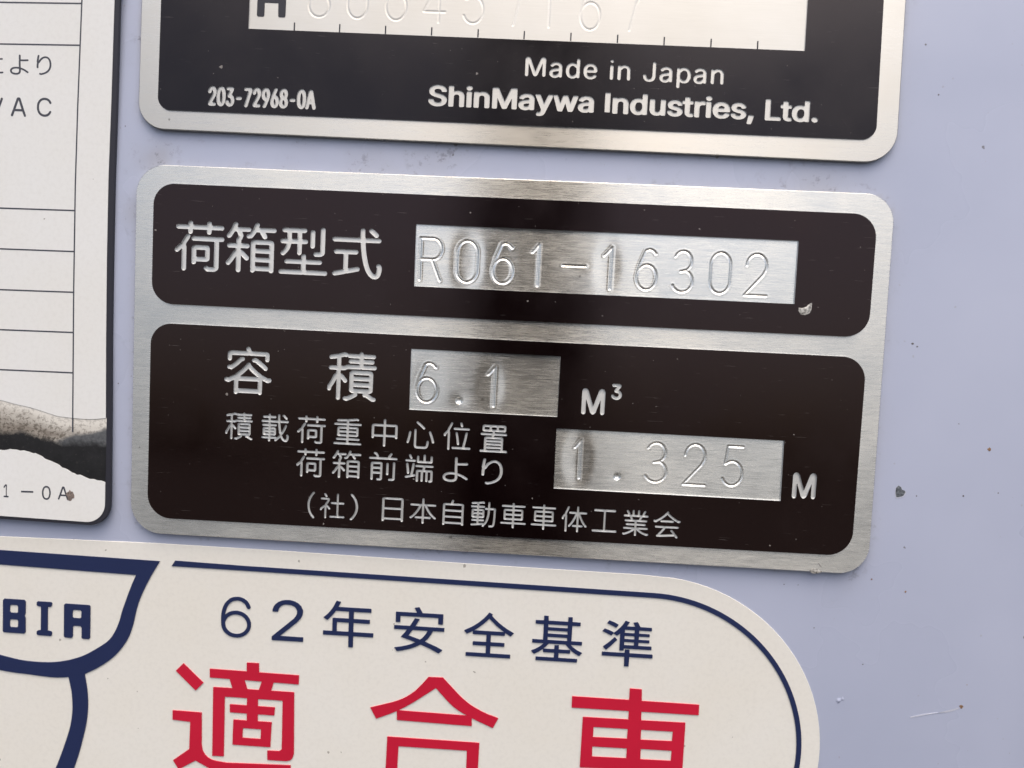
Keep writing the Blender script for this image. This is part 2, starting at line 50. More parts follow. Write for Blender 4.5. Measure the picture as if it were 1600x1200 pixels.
[114,163,882,160,885,496,118,498,111,479],[114,587,882,585,885,909,118,911,111,891]],"b本":[[499,0,474,10,461,32,458,202,229,202,205,214,193,239,195,255,201,268,226,283,460,286,458,692,434,690,426,659,411,627,337,493,259,383,172,285,96,217,57,191,38,189,19,197,5,213,0,231,10,257,103,333,198,441,277,556,329,651,346,690,41,693,24,701,12,716,8,737,14,756,28,768,47,774,362,774,395,768,420,774,458,775,461,968,476,992,501,1000,526,992,542,968,545,775,580,774,605,768,638,774,959,774,978,768,991,756,997,737,994,716,981,701,964,693,654,690,704,588,753,509,797,449,873,362,916,320,990,263,998,249,1000,234,995,215,981,200,962,194,943,197,866,254,793,325,727,402,646,520,597,609,574,659,566,690,545,692,543,286,776,283,801,268,808,255,809,239,798,214,774,202,545,202,542,32,526,8]],"b自":[[49,0,14,12,4,25,0,39,0,73,7,97,0,125,0,311,7,337,0,363,0,548,7,574,0,603,0,788,18,831,42,847,80,856,347,856,372,860,422,976,444,994,472,1000,492,997,508,989,525,963,516,929,486,867,488,859,916,856,966,843,991,822,1000,794,1000,598,995,577,1000,553,1000,358,995,337,1000,316,1000,120,995,99,1000,50,989,26,961,12,927,14,905,26,892,55,885,57,115,57,109,55,106,29,95,13,73,2],[109,141,889,139,895,154,892,295,111,297],[109,379,889,376,895,392,892,533,111,535],[109,619,889,617,895,632,892,773,868,778,458,778,427,783,392,778,111,775]],"b動":[[759,0,738,8,724,26,723,50,733,69,756,81,825,79,860,85,873,100,883,128,899,241,912,471,917,667,915,673,905,675,762,673,757,568,746,474,727,372,702,283,670,207,626,128,591,89,574,79,553,42,524,16,511,9,495,8,470,21,460,47,462,63,471,79,468,80,344,65,291,68,249,55,64,37,35,39,16,53,9,68,9,87,18,102,35,115,233,137,244,139,246,144,244,219,64,220,40,235,32,259,40,283,64,298,246,301,244,345,88,347,58,358,44,369,37,382,32,408,35,523,32,639,40,670,58,687,93,699,244,699,246,746,32,749,8,764,0,788,10,814,35,827,244,828,245,882,241,886,90,874,51,876,32,889,24,908,27,931,40,948,56,955,88,958,246,969,281,964,312,976,481,1000,500,997,529,981,548,958,550,942,546,926,535,913,521,907,503,906,479,916,326,892,328,828,532,827,556,812,564,788,556,764,532,749,326,746,328,699,489,698,518,687,532,676,540,662,545,639,542,523,545,406,535,372,518,358,484,346,331,345,326,340,328,299,505,299,521,296,534,286,542,274,545,259,542,244,529,227,511,220,328,219,326,155,331,148,468,163,508,162,540,154,552,165,581,212,603,259,626,319,658,455,674,584,679,670,667,675,578,678,558,694,553,720,563,741,582,753,682,756,685,955,689,971,698,982,717,991,738,991,755,981,766,963,767,756,942,754,973,742,987,730,996,712,1000,688,992,395,981,225,971,141,959,92,934,42,910,19,891,8,857,0],[115,429,244,427,246,482,117,484],[326,429,460,427,462,482,328,484],[115,565,244,563,246,615,117,617],[326,565,460,563,462,615,328,617]],"b車":[[491,0,469,8,455,29,451,158,37,158,19,164,5,179,0,197,5,216,16,229,35,236,448,237,453,242,451,316,181,317,154,325,137,335,121,356,117,377,117,696,127,727,143,741,178,753,451,754,453,826,69,828,51,836,39,849,34,867,39,885,53,901,72,906,451,907,457,976,472,994,493,1000,517,994,533,976,538,907,920,907,939,902,956,885,960,862,949,840,928,829,536,826,538,754,819,753,854,741,870,727,881,696,881,377,876,356,860,335,843,325,817,317,538,316,536,242,541,237,965,236,984,229,995,216,1000,197,995,179,981,164,963,158,538,158,535,29,517,6],
[198,400,451,398,453,493,199,495],[536,400,796,398,800,405,800,493,538,496],[198,579,451,577,453,673,202,673,197,665],[536,579,798,577,800,667,796,673,782,675,538,675]],"b体":[[165,0,141,11,128,37,128,601,123,601,77,536,79,510,73,492,50,475,24,477,5,495,0,513,6,539,3,565,9,583,66,662,84,680,110,696,134,778,176,864,219,968,236,985,259,989,275,985,288,974,295,958,295,942,254,838,209,747,191,674,202,651,210,620,210,37,205,21,197,10,183,2],[628,5,605,15,592,37,591,198,445,201,423,214,413,237,421,263,442,278,591,281,589,619,548,526,487,412,432,328,378,258,328,203,309,193,291,194,275,202,264,216,259,234,267,258,310,305,365,375,428,474,478,570,535,700,312,704,296,713,286,726,283,745,287,763,301,778,319,784,555,784,589,776,592,968,607,992,633,1000,657,992,672,968,675,774,715,784,960,784,981,778,995,763,1000,745,997,726,987,713,971,704,733,700,790,565,847,458,933,331,992,266,1000,240,997,224,987,210,971,202,953,201,932,210,892,253,835,326,777,415,714,536,675,624,673,281,819,278,840,263,848,237,838,214,817,201,673,198,672,37,657,13,644,7]],"b工":[[38,0,13,13,0,46,1,66,8,82,32,101,451,102,456,108,456,895,91,899,71,911,60,934,60,964,72,988,99,1000,462,1000,497,990,531,1000,902,1000,921,996,935,983,945,960,943,931,932,910,913,899,537,895,537,108,542,102,969,101,989,89,1000,66,1000,36,988,12,961,0,531,0,497,10,462,0]],"b業":[[489,0,466,10,454,31,451,228,418,192,343,141,238,85,155,50,67,21,20,38,6,52,0,68,1,83,8,97,20,108,43,112,69,106,164,140,280,197,361,252,56,255,37,265,26,286,28,309,43,327,64,333,397,333,438,318,451,317,453,322,451,399,159,400,143,403,131,412,121,431,121,452,132,470,151,480,451,481,453,543,338,549,318,545,108,545,88,551,73,566,69,590,76,610,92,623,108,626,297,626,299,644,273,696,272,732,59,733,43,740,33,751,28,769,30,784,41,801,59,810,174,813,175,828,183,847,135,930,130,945,138,971,161,986,184,985,205,969,255,885,265,865,267,849,264,834,252,818,254,811,341,811,353,815,354,969,369,992,395,1000,418,992,433,969,433,815,446,811,543,810,558,815,560,974,569,988,582,997,597,1000,612,998,630,985,638,966,638,815,651,811,682,810,702,803,740,813,735,834,738,852,799,961,820,977,848,977,869,960,873,932,819,831,820,813,942,808,954,800,963,787,966,771,963,756,951,740,933,732,741,729,692,628,902,625,918,615,928,600,930,579,925,564,912,551,894,545,674,545,643,552,618,545,536,545,533,486,538,481,848,480,864,473,876,457,879,439,875,421,861,406,843,400,536,399,533,325,559,322,592,333,933,333,951,328,967,312,971,288,961,267,940,255,628,252,697,204,745,177,853,127,922,104,956,114,981,110,999,90,1000,62,983,42,928,21,910,22,838,46,764,77,653,136,566,197,536,235,532,31,518,8,505,1],[486,621,495,619,523,626,605,627,651,730,600,737,577,732,415,732,392,737,356,732,355,714,381,660,382,626,464,626]],"b会":[[873,0,847,13,796,81,768,71,740,67,272,27,244,27,209,37,176,24,150,28,137,40,130,56,130,72,137,88,150,101,176,114,199,161,283,252,367,360,351,365,97,366,81,373,69,389,66,408,70,424,84,440,104,446,384,446,420,435,458,446,906,446,924,441,941,421,943,397,932,376,911,365,491,365,457,360,437,317,410,280,352,208,264,112,738,152,699,203,653,248,645,264,645,285,654,302,672,314,692,314,711,304,799,212,827,161,861,133,913,62,919,38,911,16,896,3],
[82,568,56,578,26,583,10,595,2,608,0,624,12,651,24,659,38,662,76,652,211,729,300,793,363,845,471,952,483,976,495,989,519,1000,539,995,556,978,560,957,555,933,599,888,692,809,804,732,913,672,929,665,959,672,979,668,994,653,1000,635,996,613,979,596,934,579,908,582,774,653,667,726,588,788,501,870,410,778,285,680,140,591,99,570],[288,584,262,596,255,609,252,624,255,639,262,652,288,664,723,664,746,653,758,627,756,611,749,597,738,588,723,584]],"cM":[[72,2,46,12,22,33,6,60,0,90,0,866,12,913,42,966,98,998,171,1000,210,985,259,940,289,888,382,629,502,326,711,892,734,933,773,973,824,999,898,998,948,971,983,923,1000,853,996,95,989,64,971,34,928,7,880,6,837,30,812,73,807,572,734,397,622,91,555,25,502,8,472,12,445,25,400,64,377,96,197,571,192,559,189,73,173,38,145,12,111,0]],"c3":[[447,0,287,22,151,71,66,129,30,167,0,217,1,259,22,292,60,317,115,333,177,332,226,317,263,292,306,241,355,217,490,197,594,209,643,225,692,258,710,292,702,359,683,384,649,405,576,426,459,435,410,445,327,480,291,509,276,538,275,571,307,634,509,801,170,805,127,812,91,828,48,872,46,930,87,976,158,1000,717,1000,864,968,902,943,924,905,920,859,857,772,666,617,785,581,849,551,904,513,958,455,1000,363,1000,263,979,209,911,125,846,81,782,50,692,22,606,6]],"dM":[[61,1,17,29,0,79,0,879,11,920,39,970,88,998,154,1000,203,977,237,943,262,898,361,625,502,267,747,922,792,974,837,998,904,999,953,975,985,929,1000,866,996,84,991,56,974,29,939,7,896,6,859,29,840,65,837,686,614,91,596,66,547,22,502,8,453,22,409,61,388,93,163,681,161,65,148,34,124,11,96,0]],"da":[[356,0,277,15,175,52,98,102,47,157,19,209,0,288,2,338,25,412,85,490,169,545,256,578,342,598,730,651,739,659,730,715,708,749,658,779,565,796,507,796,399,777,256,692,177,685,126,701,90,731,72,771,77,811,98,843,162,900,249,947,335,977,464,1000,608,1000,701,985,809,947,894,895,950,833,989,755,1000,698,990,563,1000,518,995,102,960,58,902,34,830,37,758,76,672,34,543,0],[397,203,486,202,550,216,600,238,667,293,733,322,737,434,435,402,299,367,268,333,275,260,320,223]],"dd":[[434,0,368,7,242,43,143,98,79,160,24,243,1,318,0,460,24,539,85,632,144,685,216,726,308,762,401,779,579,779,652,765,764,723,774,949,797,975,830,992,870,1000,916,997,974,971,1000,927,1000,610,986,565,1000,486,1000,296,986,217,1000,177,995,80,963,45,910,26,835,32,778,67,711,37,606,6],[465,160,546,163,586,174,692,242,749,265,767,376,748,521,692,540,586,609,487,624,394,611,314,570,270,521,240,433,240,345,277,252,314,212,354,187,394,170]],"de":[[436,2,317,30,203,85,118,156,62,229,17,325,0,399,8,647,49,755,90,818,130,862,230,939,283,965,396,1000,616,1000,716,971,796,933,916,824,973,727,998,636,1000,534,991,500,938,450,836,418,250,416,265,348,336,257,430,216,550,204,630,217,696,247,770,309,843,323,896,312,935,286,957,246,959,206,939,167,883,111,752,37,603,0],[256,625,743,623,752,630,715,710,663,761,596,789,503,802,410,787,337,749,285,693]],"di":[[376,1,128,24,3,68,0,669,40,700,155,727,321,743,514,748,679,743,842,727,947,705,997,678,1000,77,947,42,809,15,597,0],[403,842,219,856,73,882,7,909,13,941,100,970,238,990,403,1000,624,999,809,985,932,963,993,936,987,900,914,874,769,852,597,841]],
"dn":[[99,3,28,38,0,96,9,718,0,875,18,927,70,966,135,977,193,963,250,920,381,980,489,1000,627,999,764,963,843,921,927,846,971,776,998,689,1000,102,982,50,930,11,865,0,800,18,759,56,745,102,745,584,723,700,685,753,655,769,605,784,525,789,431,765,329,683,270,654,259,79,236,40,200,14,156,1]],"dJ":[[452,2,357,11,269,30,168,69,109,104,73,135,20,206,0,290,5,325,28,352,70,373,122,381,173,378,217,364,248,343,293,228,321,202,357,185,415,169,504,162,616,175,673,197,717,241,741,325,743,936,764,967,803,989,856,1000,907,997,972,971,1000,927,1000,277,987,219,933,140,885,100,812,58,712,25,643,11,526,0]],"dp":[[90,1,25,28,0,71,0,399,17,450,0,545,0,700,15,787,0,830,0,912,10,937,46,968,103,983,175,973,228,935,352,984,431,999,576,1000,687,981,779,948,870,894,915,851,976,756,1000,675,1000,567,984,498,945,425,875,347,812,304,727,266,641,244,582,237,425,238,352,253,241,295,231,50,208,24,175,8,136,0],[468,394,517,390,589,398,673,433,725,485,762,588,755,679,719,761,674,804,641,820,543,844,484,844,411,829,306,762,254,742,245,726,238,562,251,498,339,459,405,411]],"eS":[[464,1,370,9,292,23,198,55,142,85,87,126,39,182,6,259,0,300,8,325,31,343,59,351,242,349,278,329,307,263,347,231,436,205,531,201,625,217,682,243,716,288,711,329,695,345,642,371,336,439,225,475,164,505,99,553,67,590,40,647,34,733,48,786,81,843,120,883,198,934,292,971,353,986,475,1000,547,1000,697,980,798,945,858,911,916,863,961,802,983,728,975,692,953,674,925,666,747,668,711,688,681,748,653,770,586,794,503,804,420,793,359,770,321,728,323,688,336,671,386,645,719,569,792,545,864,511,930,462,978,402,999,337,1000,276,985,218,947,157,914,121,830,66,747,33,669,14,531,0]],"eh":[[63,1,19,19,0,53,1,956,24,985,63,999,260,1000,305,986,329,956,332,747,431,771,516,782,615,782,700,772,786,751,871,711,920,675,957,633,1000,528,999,44,975,15,924,0,746,1,714,9,687,27,677,53,670,498,654,531,626,557,569,577,510,581,464,577,398,558,366,536,337,490,330,53,320,28,293,9,260,1]],"ei":[[238,0,126,17,78,46,80,711,138,739,238,753,740,754,857,739,916,707,914,42,857,14,757,0],[422,763,238,780,121,803,22,842,0,900,80,949,221,984,372,1000,640,999,824,977,957,937,1000,904,995,855,932,818,790,783,656,767]],"en":[[63,2,19,25,0,68,0,922,14,959,70,988,247,989,286,978,319,947,464,993,602,1000,700,987,792,956,838,931,914,868,960,803,992,717,1000,675,1000,73,986,30,930,1,760,0,719,9,687,35,677,68,670,637,654,679,626,712,569,738,510,743,464,738,398,713,366,685,337,626,330,68,320,35,293,11,260,1]],"eM":[[40,1,12,19,0,53,0,947,15,984,49,1000,212,1000,238,994,254,979,502,358,746,979,762,994,788,1000,951,1000,984,985,997,964,1000,943,1000,53,985,16,951,0,834,0,809,9,789,32,783,501,590,21,573,6,552,0,448,0,422,9,399,40,212,505,208,36,195,15,170,1]],"ea":[[396,2,304,12,200,45,115,94,69,137,33,188,8,257,0,341,11,405,46,474,76,509,167,569,324,618,663,658,672,675,661,706,637,732,591,749,546,756,480,750,382,712,317,640,258,629,69,677,37,712,35,754,103,854,183,918,291,968,441,1000,663,993,761,968,859,922,934,854,983,768,1000,690,998,72,975,40,931,22,748,22,683,52,572,12,467,0],
[440,251,533,256,611,288,643,315,665,352,670,410,467,391,350,357,330,320,344,283,389,260]],"ey":[[209,0,128,11,99,23,78,42,73,74,105,160,123,181,157,197,261,195,291,204,316,234,347,295,0,932,5,973,34,993,69,1000,244,999,289,981,500,580,717,981,768,1000,931,1000,965,994,1000,965,1000,928,564,136,500,71,424,29,325,3]],"ew":[[239,2,207,30,194,68,0,915,0,948,14,980,46,1000,161,1000,182,994,201,975,305,518,396,948,424,992,449,1000,560,1000,580,992,597,973,613,920,695,523,799,975,818,994,839,1000,954,1000,987,979,1000,948,1000,915,806,68,785,21,753,0,650,0,625,8,606,30,593,68,506,471,498,484,397,36,379,12,358,1]],"eI":[[0,0,1000,0,1000,1000,0,1000]],"ed":[[449,0,360,9,250,41,149,96,75,167,20,267,0,375,7,470,34,554,69,612,154,694,232,738,316,768,419,784,551,784,635,769,701,748,704,948,717,977,768,1000,948,998,987,977,1000,948,996,51,972,27,936,16,768,16,738,24,708,44,629,15,575,4],[465,200,563,203,629,232,674,279,703,371,697,450,667,520,635,554,605,570,533,588,449,584,381,558,338,512,308,433,308,354,332,288,384,229,426,209]],"eu":[[398,2,267,25,175,65,89,134,37,212,8,304,0,368,7,959,37,989,83,1000,260,999,293,989,319,965,330,932,337,358,359,309,392,281,457,259,516,259,576,273,623,298,657,347,670,384,684,959,709,986,746,999,950,994,986,970,1000,932,993,57,963,27,924,16,746,18,714,31,687,57,562,12,464,0]],"es":[[449,2,382,6,267,30,147,82,71,142,20,214,0,267,10,325,33,347,64,358,200,381,260,380,312,352,342,299,368,277,416,258,470,249,557,255,605,268,645,294,650,325,605,354,301,416,166,470,91,528,47,590,27,659,27,722,38,770,75,838,133,897,206,941,294,976,416,999,591,1000,679,986,773,955,887,881,929,833,969,764,973,722,963,696,915,664,726,635,679,654,631,717,598,743,551,756,476,756,395,734,371,712,372,685,402,664,443,652,746,590,859,542,934,484,973,431,992,378,1000,304,982,230,949,172,841,80,760,42,672,18,530,0]],"et":[[671,1,554,10,428,36,313,87,265,127,224,203,224,618,211,625,67,629,22,647,0,672,8,792,33,810,76,823,220,828,227,957,258,984,320,999,572,1000,626,991,675,953,680,828,888,823,939,806,964,779,965,676,939,645,879,626,689,625,677,618,677,234,698,214,870,214,933,198,971,154,1000,60,976,34,915,12,771,0]],"er":[[91,1,27,24,0,61,9,949,53,979,110,990,367,989,462,956,576,987,681,1000,928,995,976,974,999,944,1000,793,980,761,900,732,709,736,616,723,527,686,490,643,477,605,467,40,430,13,376,0]],"ee":[[491,0,395,11,298,38,198,91,125,155,63,240,28,319,7,404,0,520,14,632,54,743,112,831,185,902,262,950,365,988,437,1000,575,1000,654,986,744,955,834,900,903,833,958,743,980,685,1000,573,1000,457,979,415,930,396,321,393,337,346,383,292,437,264,515,248,569,254,629,272,661,293,708,360,750,380,786,380,918,350,959,330,978,303,980,255,955,202,911,144,846,89,744,35,660,11],[330,642,666,640,676,647,647,695,611,726,539,750,479,750,431,740,389,717,353,685]],"e,":[[145,0,39,44,0,128,212,928,272,977,357,1000,887,992,979,938,1000,851,668,89,611,31,524,0]],"eL":[[64,1,19,19,0,53,1,956,24,985,64,999,269,1000,315,985,339,952,342,204,944,200,977,186,999,162,1000,44,976,15,924,0]],
"e.":[[437,0,245,67,92,211,21,354,0,545,72,754,215,907,357,979,548,1000,738,945,892,816,979,657,1000,434,945,258,811,99,643,16]],"f2":[[277,0,167,16,74,54,38,93,38,143,65,195,122,248,522,575,580,663,580,735,538,794,508,807,490,805,448,777,411,693,379,663,296,633,194,625,102,637,37,663,1,701,0,747,53,844,104,890,190,941,268,969,367,991,462,1000,554,1000,647,990,748,966,863,915,908,886,962,831,997,773,1000,647,974,584,909,500,543,193,785,190,868,178,951,138,970,80,919,30,813,2]],"f0":[[471,0,379,11,245,52,163,100,100,162,47,245,18,323,0,535,28,709,74,804,125,866,201,924,270,958,370,987,521,1000,646,986,750,953,845,899,912,833,972,730,999,622,1000,386,951,224,909,162,839,96,764,52,688,26,596,6],[500,195,546,223,578,274,628,452,627,556,601,672,550,771,504,806,461,775,422,709,381,556,381,439,406,332,445,245]],"f3":[[447,0,292,24,220,47,133,89,56,148,0,240,2,278,33,311,89,337,163,349,258,345,335,322,381,290,425,219,482,194,525,196,563,215,590,240,608,286,601,362,581,399,551,424,516,435,413,441,335,461,280,492,240,546,251,614,458,807,258,811,180,825,108,865,93,920,137,968,232,997,706,1000,783,989,835,972,887,943,920,903,922,849,902,807,695,609,783,581,852,548,950,467,1000,370,999,253,976,198,929,139,869,93,800,58,731,33,619,9,533,0]],"f-":[[247,2,88,126,0,379,12,688,58,820,128,924,260,1000,737,1000,863,930,958,776,1000,599,997,379,949,202,869,76,737,0]],"f7":[[246,0,165,13,104,38,70,71,68,113,537,808,190,811,114,821,58,840,17,867,0,896,5,929,63,975,171,1000,792,999,895,973,979,917,1000,883,995,816,488,71,446,38,387,14,321,2]],"f9":[[361,0,290,11,233,33,199,62,189,99,202,128,399,347,254,384,160,425,62,504,10,595,0,657,10,747,65,841,130,900,218,948,299,976,397,996,568,1000,702,978,795,946,864,909,926,859,975,797,999,739,1000,599,964,520,895,446,890,409,865,372,585,58,487,11,424,1],[476,545,496,542,556,558,601,661,566,764,540,793,505,810,446,772,409,686,428,599]],"f6":[[460,0,352,14,270,33,154,85,106,120,48,178,20,227,0,364,22,442,105,549,126,611,403,921,450,962,496,983,558,997,639,1000,711,991,774,968,811,937,821,904,808,875,609,653,734,624,814,595,879,558,948,496,1000,401,1000,260,952,169,846,81,739,33,648,11,540,0],[491,194,518,194,563,231,601,318,566,425,522,458,450,442,408,347,434,248]],"f8":[[462,0,351,12,266,32,129,91,32,183,10,232,0,311,43,427,151,522,86,585,43,676,44,763,89,850,187,929,274,966,385,993,530,1000,658,986,760,955,877,887,942,813,966,721,956,651,928,597,853,522,968,419,999,348,1000,249,976,191,937,141,873,91,789,50,726,28,632,8],[484,191,522,191,564,206,590,228,612,274,612,315,590,369,555,396,504,412,453,398,422,377,392,294,414,228,445,203],[488,626,513,625,547,642,577,709,554,779,504,810,455,784,430,730,446,659]],"fA":[[819,0,745,17,681,59,592,266,399,264,322,67,294,38,248,16,175,3,94,11,34,38,2,76,0,126,67,306,113,385,117,440,282,887,314,932,369,971,453,999,526,1000,585,987,668,942,702,906,877,440,881,385,912,343,1000,117,1000,71,962,29,900,5],[473,461,521,461,497,522]],"kH":[[41,3,12,20,0,50,0,950,12,980,51,999,199,1000,231,993,252,976,261,950,265,612,732,611,739,616,739,950,745,971,764,990,796,1000,943,1000,975,990,994,971,1000,950,1000,50,988,20,949,1,801,0,768,7,745,29,735,413,268,414,261,409,261,50,255,29,236,10,210,1]],
"g6":[[446,0,393,6,311,23,254,41,213,59,156,91,125,111,94,138,57,179,26,229,7,290,0,379,0,490,7,569,31,669,67,748,118,823,182,884,271,943,307,960,357,977,390,985,472,997,505,1000,604,1000,703,982,772,959,835,929,877,902,923,857,979,780,983,759,972,739,953,727,930,721,904,721,881,728,860,744,812,812,779,844,723,875,657,899,574,913,525,913,423,899,373,883,330,861,284,829,231,780,190,721,166,671,143,605,134,553,136,551,212,596,261,617,348,642,396,650,502,658,561,655,653,643,699,631,756,613,825,580,881,544,935,494,963,458,992,397,1000,363,1000,290,980,229,950,179,900,127,825,75,752,41,653,13,561,0],[461,89,535,87,617,98,683,117,745,145,782,168,831,216,856,254,873,308,873,347,856,401,831,440,781,487,719,524,673,542,617,557,535,568,472,568,386,556,320,537,245,501,208,474,167,429,143,383,133,347,133,308,151,254,175,216,225,168,288,132,334,113,390,98]],"g2":[[9,0,0,6,0,84,10,98,676,546,756,624,791,694,790,754,749,819,683,861,595,886,427,891,353,877,288,851,243,819,210,777,185,702,9,705,15,763,47,828,98,883,178,934,289,976,397,995,551,1000,705,975,808,938,888,888,921,856,971,773,978,712,963,652,917,579,800,472,280,126,276,112,991,108,1000,103,998,3]],"g年":[[510,2,507,248,7,248,0,253,0,330,4,334,182,335,184,622,508,625,507,783,252,784,245,781,208,722,166,665,80,570,75,570,4,622,4,627,85,706,145,786,189,860,255,1000,333,982,340,975,295,870,297,867,941,867,948,862,948,788,943,784,602,783,602,624,920,623,924,619,924,547,917,540,602,540,601,337,604,334,996,334,1000,330,1000,253,993,248,602,248,601,4,594,0],[271,335,507,335,508,539,271,540]],"g安":[[70,1,40,48,18,71,18,77,149,105,265,139,346,170,437,219,342,257,147,324,146,332,217,425,260,492,5,493,0,500,2,573,313,575,378,691,404,748,411,752,493,737,503,730,426,577,428,574,998,572,1000,500,995,493,780,492,746,420,708,355,671,303,620,247,867,138,973,80,968,66,905,4,892,7,739,92,540,179,450,124,338,72,185,23,87,0],[522,283,567,322,596,358,638,421,671,492,379,493,368,485,289,364],[29,649,29,872,444,874,446,879,399,978,403,982,480,1000,488,1000,495,993,559,874,963,874,970,869,970,655,965,648,875,650,873,787,870,790,125,790,121,787,120,650]],"g全":[[52,0,50,74,54,81,453,82,453,255,191,255,184,263,185,331,189,335,453,336,453,501,181,502,177,507,177,564,174,567,57,500,0,570,149,657,211,701,291,767,388,863,445,934,488,1000,561,966,562,960,548,938,549,931,598,874,695,780,765,722,860,654,1000,570,1000,564,978,543,942,494,828,569,824,564,824,507,820,502,546,502,542,499,544,336,818,335,824,328,824,260,820,256,544,255,543,82,947,81,952,74,950,0],[199,583,805,583,637,722,498,867,448,808,371,727,277,643]],"g基":[[94,0,92,69,96,76,451,77,452,186,449,189,237,190,232,194,232,255,229,260,142,188,55,137,1,199,0,205,4,209,77,247,140,290,183,327,236,385,232,388,17,388,10,393,10,459,15,464,219,464,222,467,221,814,63,816,59,823,60,892,221,895,222,995,229,1000,308,998,310,897,313,894,691,894,694,897,696,998,773,1000,780,995,781,895,941,892,943,823,939,816,780,814,780,467,783,464,985,464,989,459,989,393,982,388,773,388,766,385,809,341,865,296,919,260,1000,221,1000,215,978,191,949,151,929,157,872,189,795,247,719,324,668,388,339,388,283,316,237,268,244,265,449,265,452,268,453,356,535,358,540,353,541,266,760,265,767,258,767,194,763,190,541,189,541,77,908,76,913,69,911,0],
[311,465,691,464,694,467,694,534,691,537,313,537,310,534],[311,608,691,607,694,611,694,677,691,680,313,680,310,677],[311,749,691,748,694,751,694,812,691,816,313,816,310,812]],"g準":[[456,2,453,211,16,212,11,219,12,287,16,292,451,292,454,295,456,367,540,368,547,364,547,295,550,292,993,292,1000,287,1000,216,996,212,548,211,547,4,540,0],[84,343,29,402,29,410,146,522,227,611,243,627,248,627,292,576,293,570,164,422,89,343],[347,346,344,717,284,663,214,715,178,665,172,663,71,715,0,744,1,754,39,805,71,796,146,766,204,738,222,724,279,775,338,843,391,919,435,1000,511,977,515,973,467,879,628,879,590,963,597,970,670,987,685,968,730,879,952,876,953,815,949,808,709,807,710,736,910,735,917,728,917,680,912,676,710,675,709,601,915,600,919,596,919,547,912,540,710,540,708,468,712,465,964,465,969,458,967,394,435,392,432,389,432,348,428,344],[433,466,623,466,623,539,433,540],[433,601,623,601,623,674,433,675],[433,736,623,736,623,807,433,807],[250,840,205,868,81,927,81,932,120,986,128,987,198,960,258,932,300,907,299,896,261,840]],"hに":[[79,0,53,13,38,43,37,163,12,212,6,243,0,345,0,477,19,673,66,956,76,977,88,990,119,1000,138,994,150,984,160,953,124,738,95,511,92,329,99,262,100,257,110,277,150,388,169,412,194,422,219,417,237,397,241,372,181,206,157,173,130,157,132,43,128,25,110,5],[654,46,555,55,496,73,433,108,399,145,379,182,370,222,374,320,381,348,396,369,415,378,436,378,452,372,466,357,472,335,462,277,467,212,486,183,524,160,570,146,695,133,816,140,937,155,968,153,990,139,1000,117,998,96,984,77,965,66,816,49],[561,793,474,800,449,815,439,836,442,861,455,880,477,889,701,880,916,889,944,877,956,852,955,833,947,818,933,806,916,799,807,793]],"hよ":[[322,0,251,3,187,13,140,27,75,58,35,93,13,131,0,186,4,224,30,279,68,320,119,350,173,370,268,387,377,390,480,384,470,546,470,695,476,721,467,814,467,962,473,979,485,991,502,999,522,1000,549,989,566,965,567,782,573,764,752,768,945,780,971,773,989,756,994,735,987,718,972,703,952,695,807,685,573,679,567,660,567,584,579,355,627,348,695,327,847,260,976,181,996,160,1000,137,992,119,976,107,956,101,932,104,847,157,746,211,658,247,587,266,583,157,564,105,546,79,502,41,458,20,407,6],[284,88,336,85,400,94,434,106,461,125,475,146,487,192,485,295,377,305,319,305,241,295,166,273,123,244,109,224,102,195,109,157,123,137,180,105]],"hり":[[290,0,206,25,186,38,177,67,198,93,219,101,244,102,311,88,454,116,521,135,604,165,696,211,781,281,827,341,863,431,875,529,868,610,850,676,823,734,793,774,747,814,702,838,634,854,588,857,500,842,417,809,341,760,294,719,215,624,185,604,148,590,128,503,125,361,111,344,85,333,55,333,30,341,6,364,0,422,4,520,24,604,5,647,4,694,56,953,72,983,93,995,114,1000,139,999,160,991,175,979,182,962,135,704,199,774,257,824,378,895,454,923,538,939,584,943,659,939,693,934,777,907,819,884,889,829,940,763,960,725,995,604,1000,520,986,410,932,292,852,203,769,142,647,83,479,31,336,3]],"iV":[[463,2,428,14,401,35,362,96,0,918,2,965,33,993,74,1000,108,990,143,960,503,150,854,951,897,993,926,1000,960,995,997,965,1000,920,632,68,604,35,560,7,531,0]],
